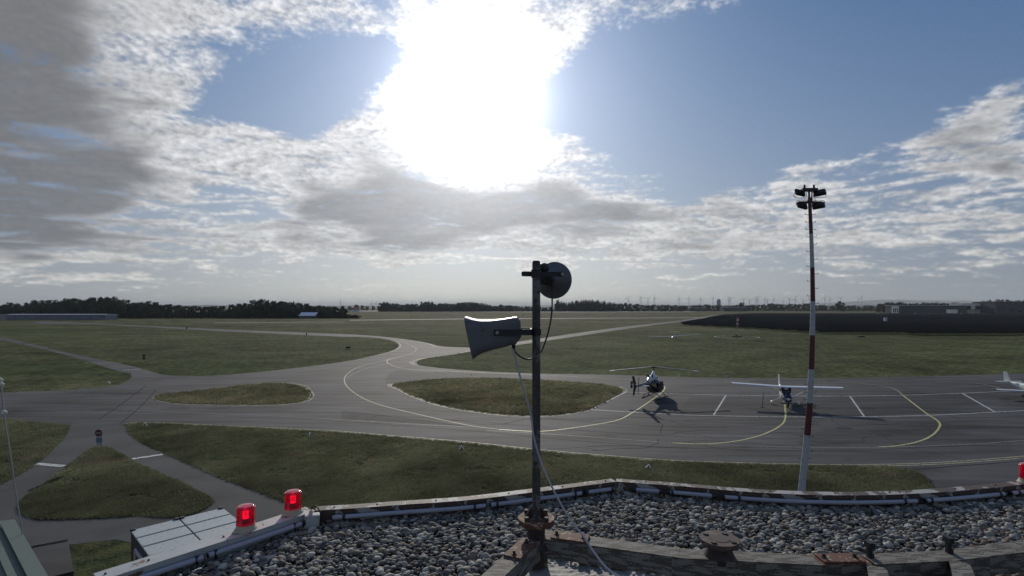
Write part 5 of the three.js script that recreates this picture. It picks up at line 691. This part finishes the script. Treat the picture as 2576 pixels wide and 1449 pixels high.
{ // glider resting on the grass
  const p = P(1694, 852.5), t = thing('glider', 'pale glider resting on the grass left of the windsock', 'glider', p, -2.0);
  mesh('fuselage', loft([sec(-4.2, 0.95, 0.10, 0.08, 16), sec(-1.6, 0.75, 0.16, 0.14, 16), sec(0, 0.65, 0.38, 0.32, 16), sec(1.4, 0.58, 0.40, 0.32, 16), sec(2.4, 0.48, 0.10, 0.10, 16)]), acWhite, t); mesh('canopy', loft([sec(0.1, 0.95, 0.05, 0.2, 14), sec(0.8, 0.92, 0.22, 0.27, 14), sec(1.7, 0.76, 0.1, 0.2, 14)]), mats.glass, t);
  for (const s of [-1, 1]) wing('wing', t, 0.88, 0.0, 1.0, 0.45, s * 0.1, s * 8.4, 0.12, acWhite, s > 0 ? -0.45 : 0.9); mesh('fin', box(0.75, 1.35, 0.06, -4.1, 1.6, 0, 0, 0, 0.1), acWhite, t); for (const s of [-1, 1]) wing('tailplane', t, 2.25, -4.2, 0.55, 0.35, s * 0.02, s * 1.4, 0.1, acWhite); mesh('cover_bar', box(0.06, 1.5, 0.06, 1.2, 0.9, -0.9), mats.black, t);
}
// ───────────────────────── field equipment ─────────────────────────
{ // windsock hanging limp, with its ring of white marks
  const p = P(1853.5, 848), t = thing('windsock', 'limp red and white windsock on a pole with a ground ring', 'windsock', p), hh = 7.4, sock = [];
  mesh('pole', cyl(0.09, 0.06, hh, 0, hh / 2, 0, 12), mats.steel, t); mesh('base_cross', [box(3.0, 0.12, 0.14, 0, 0.08, 0), box(0.14, 0.12, 3.0, 0, 0.08, 0), cyl(0.3, 0.12, 0.9, 0, 0.5, 0, 10)], mats.darkSteel, t); for (const [x, z] of [[1.5, 0], [-1.5, 0], [0, 1.5], [0, -1.5]]) mesh('foot_weight', cyl(0.28, 0.28, 0.4, x, 0.22, z, 12), mats.black, t);
  mesh('hoop', new THREE.TorusGeometry(0.42, 0.03, 8, 24).rotateX(Math.PI / 2).translate(0.3, hh - 0.05, 0), mats.darkSteel, t);
  for (let i = 0; i < 5; i++) { const y0 = hh - 0.08 - i * 0.72, rr = (k) => 0.42 - 0.05 * k, n = 4, rg = []; for (let k = 0; k <= n; k++) { const f = i + k / n, r = rr(f) * (0.8 + 0.16 * Math.sin(f * 4)); rg.push(ring(V(0.34 + 0.10 * Math.sin(f * 1.7), y0 - k / n * 0.72, 0.05 * Math.sin(f * 2)), V(r, 0, 0), V(0, 0, r * 0.55), 16)); } mesh('sock_band', loft(rg, false, false), i % 2 ? std(0.7, 0.7, 0.68, 0.8) : std(0.5, 0.03, 0.03, 0.8), t); }
  for (let i = 0; i < 16; i++) { const a0 = i / 16 * 6.283, q = []; for (let k = 0; k <= 4; k++) { const a = a0 + k / 4 * 0.30; q.push(V(Math.cos(a) * 7.4, 0, Math.sin(a) * 7.4)); } mesh('ring_mark', stripe(q, 0.5, 0.05, 0, 0), mats.white, t); }
}
function board(u, v, w, h, label) { const p = P(u, v), t = thing('taxiway_sign', label, 'sign', p); mesh('panel', box(w, h, 0.12, 0, h / 2 + 0.18, 0, 0, 0, 0, 0.02), mats.black, t); mesh('border', [box(w, 0.07, 0.02, 0, h + 0.13, 0.07), box(w, 0.07, 0.02, 0, 0.23, 0.07), box(0.07, h - 0.16, 0.02, -w / 2 + 0.04, h / 2 + 0.18, 0.07), box(0.07, h - 0.16, 0.02, w / 2 - 0.04, h / 2 + 0.18, 0.07)], std(0.5, 0.45, 0.2), t); for (const s of [-1, 1]) mesh('leg', box(0.08, 0.24, 0.08, s * w * 0.35, 0.12, 0), mats.steel, t); }
board(875.5, 879, 1.35, 0.62, 'small black taxiway sign with a pale border in the left meadow');
board(2167, 850, 2.4, 0.62, 'wide black taxiway sign in the grass before the solar field');
{ // no-entry sign at the road fork
  const p = P(255, 1163), t = thing('no_entry_sign', 'round red no-entry sign with a blue plate at the road fork', 'sign', p);
  mesh('post', cyl(0.03, 0.03, 2.3, 0, 1.15, 0, 10), mats.steel, t); const d = mesh('disc', [cyl(0.255, 0.255, 0.02, -0.16, 2.08, 0.05, 36, Math.PI / 2)], std(0.10, 0.025, 0.028, 0.6), t); mesh('white_bar', box(0.38, 0.12, 0.006, -0.16, 2.08, 0.064), std(0.24, 0.22, 0.22, 0.7), d); mesh('blue_plate', box(0.42, 0.40, 0.015, -0.13, 1.58, 0.045), std(0.14, 0.165, 0.22, 0.6), t); mesh('plate_clip', box(0.36, 0.04, 0.03, -0.06, 1.6, 0.03), mats.steel, t); mesh('small_plate', box(0.36, 0.12, 0.015, -0.12, 1.29, 0.045), std(0.25, 0.27, 0.33, 0.5), t);
}
{ const p = P(362.5, 922), t = thing('signal_post', 'dark two-headed signal post in the meadow beside the narrow road', 'signal', p); mesh('post', cyl(0.05, 0.05, 1.4, 0, 0.7, 0, 10), mats.steel, t); for (const y of [1.55, 2.05]) { const m = mesh('signal_head', box(0.36, 0.42, 0.25, 0, y, 0, 0, 0, 0, 0.04), mats.black, t); mesh('visor', cyl(0.13, 0.13, 0.16, 0, y, 0.2, 14, Math.PI / 2), mats.darkSteel, m); } }
{ // low white edge markers on splayed legs
  const spots = [[365, 1071, 'first low white tripod marker on the lawn, left end near the road fork'], [779, 1097, 'low white tripod marker on the lawn below the oval island'], [1160.5, 1131, 'low white tripod marker on the lawn left of the pole'], [1632, 1179, 'low white tripod marker on the lawn right of the pole'], [1827, 949, 'low white tripod marker behind the helicopter stand'], [740, 921, 'low white tripod marker at the far edge of the left taxiway'], [272, 964, 'low white tripod marker in the meadow by the narrow road'], [1097, 897, 'low white tripod marker at the tip of the right meadow'], [1186, 944, 'low white tripod marker on the dark asphalt patch'], [1046, 879, 'low white marker on the taxiway bend']];
  spots.forEach(([u, v, label], k) => { const p = P(u, v), s = k > 6 ? 0.7 : 1, t = thing('edge_marker', label, 'marker', p, k * 1.1, 'low white edge markers'); t.scale.setScalar(s); for (let i = 0; i < 3; i++) { const a = i * 2.094 + 0.3; mesh('leg', bar(V(Math.cos(a) * 0.03, 0.24, Math.sin(a) * 0.03), V(Math.cos(a) * 0.27, 0.012, Math.sin(a) * 0.27), 0.07, 0.02), mats.whitePaint, t); } mesh('lamp_body', cyl(0.05, 0.06, 0.16, 0, 0.16, 0, 12), mats.black, t); mesh('cap', new THREE.SphereGeometry(0.065, 14, 8, 0, 6.3, 0, 1.6).translate(0, 0.245, 0), mats.whitePaint, t); });
}
for (const [u, v, w, l, label] of [[2123, 1077.5, 1.2, 0.36, 'dark drain grate in the apron right of the striped mast'], [1861, 1017.5, 0.9, 0.8, 'dark manhole grate in the stand left of the high-wing aeroplane'], [2529, 1003.5, 0.9, 0.7, 'dark grate in the stand near the right edge']]) { const p = P(u, v), t = thing('drain_grate', label, 'grate', p); mesh('frame', [box(w, 0.02, 0.05, 0, 0.024, l / 2), box(w, 0.02, 0.05, 0, 0.024, -l / 2), box(0.05, 0.02, l - 0.06, -w / 2 + 0.025, 0.024, 0), box(0.05, 0.02, l - 0.06, w / 2 - 0.025, 0.024, 0)], mats.darkSteel, t); mesh('pit', box(w - 0.1, 0.005, l - 0.06, 0, 0.019, 0), mats.black, t); for (let i = 0; i < 8; i++) mesh('bar', box(0.035, 0.012, l - 0.06, -w / 2 + (i + 1) * w / 9, 0.029, 0), mats.darkSteel, t); }
for (const [u, v, label] of [[771, 845, 'small white-footed marker post beside the upper taxiway'], [470, 830, 'small dark marker post at the far left taxiway junction'], [1034, 786, 'tiny dark post on the runway strip before the tree belt']]) { const p = P(u, v), k = -p.z / 200, t = thing('marker_post', label, 'post', p); mesh('post', box(0.35 * k, 1.0 * k, 0.3 * k, 0, 0.6 * k, 0, 0, 0, 0, 0.05), mats.black, t); mesh('foot', box(0.8 * k, 0.25 * k, 0.4 * k, 0, 0.12 * k, 0), std(0.5, 0.5, 0.5), t); }

renderer.render(scene, camera);
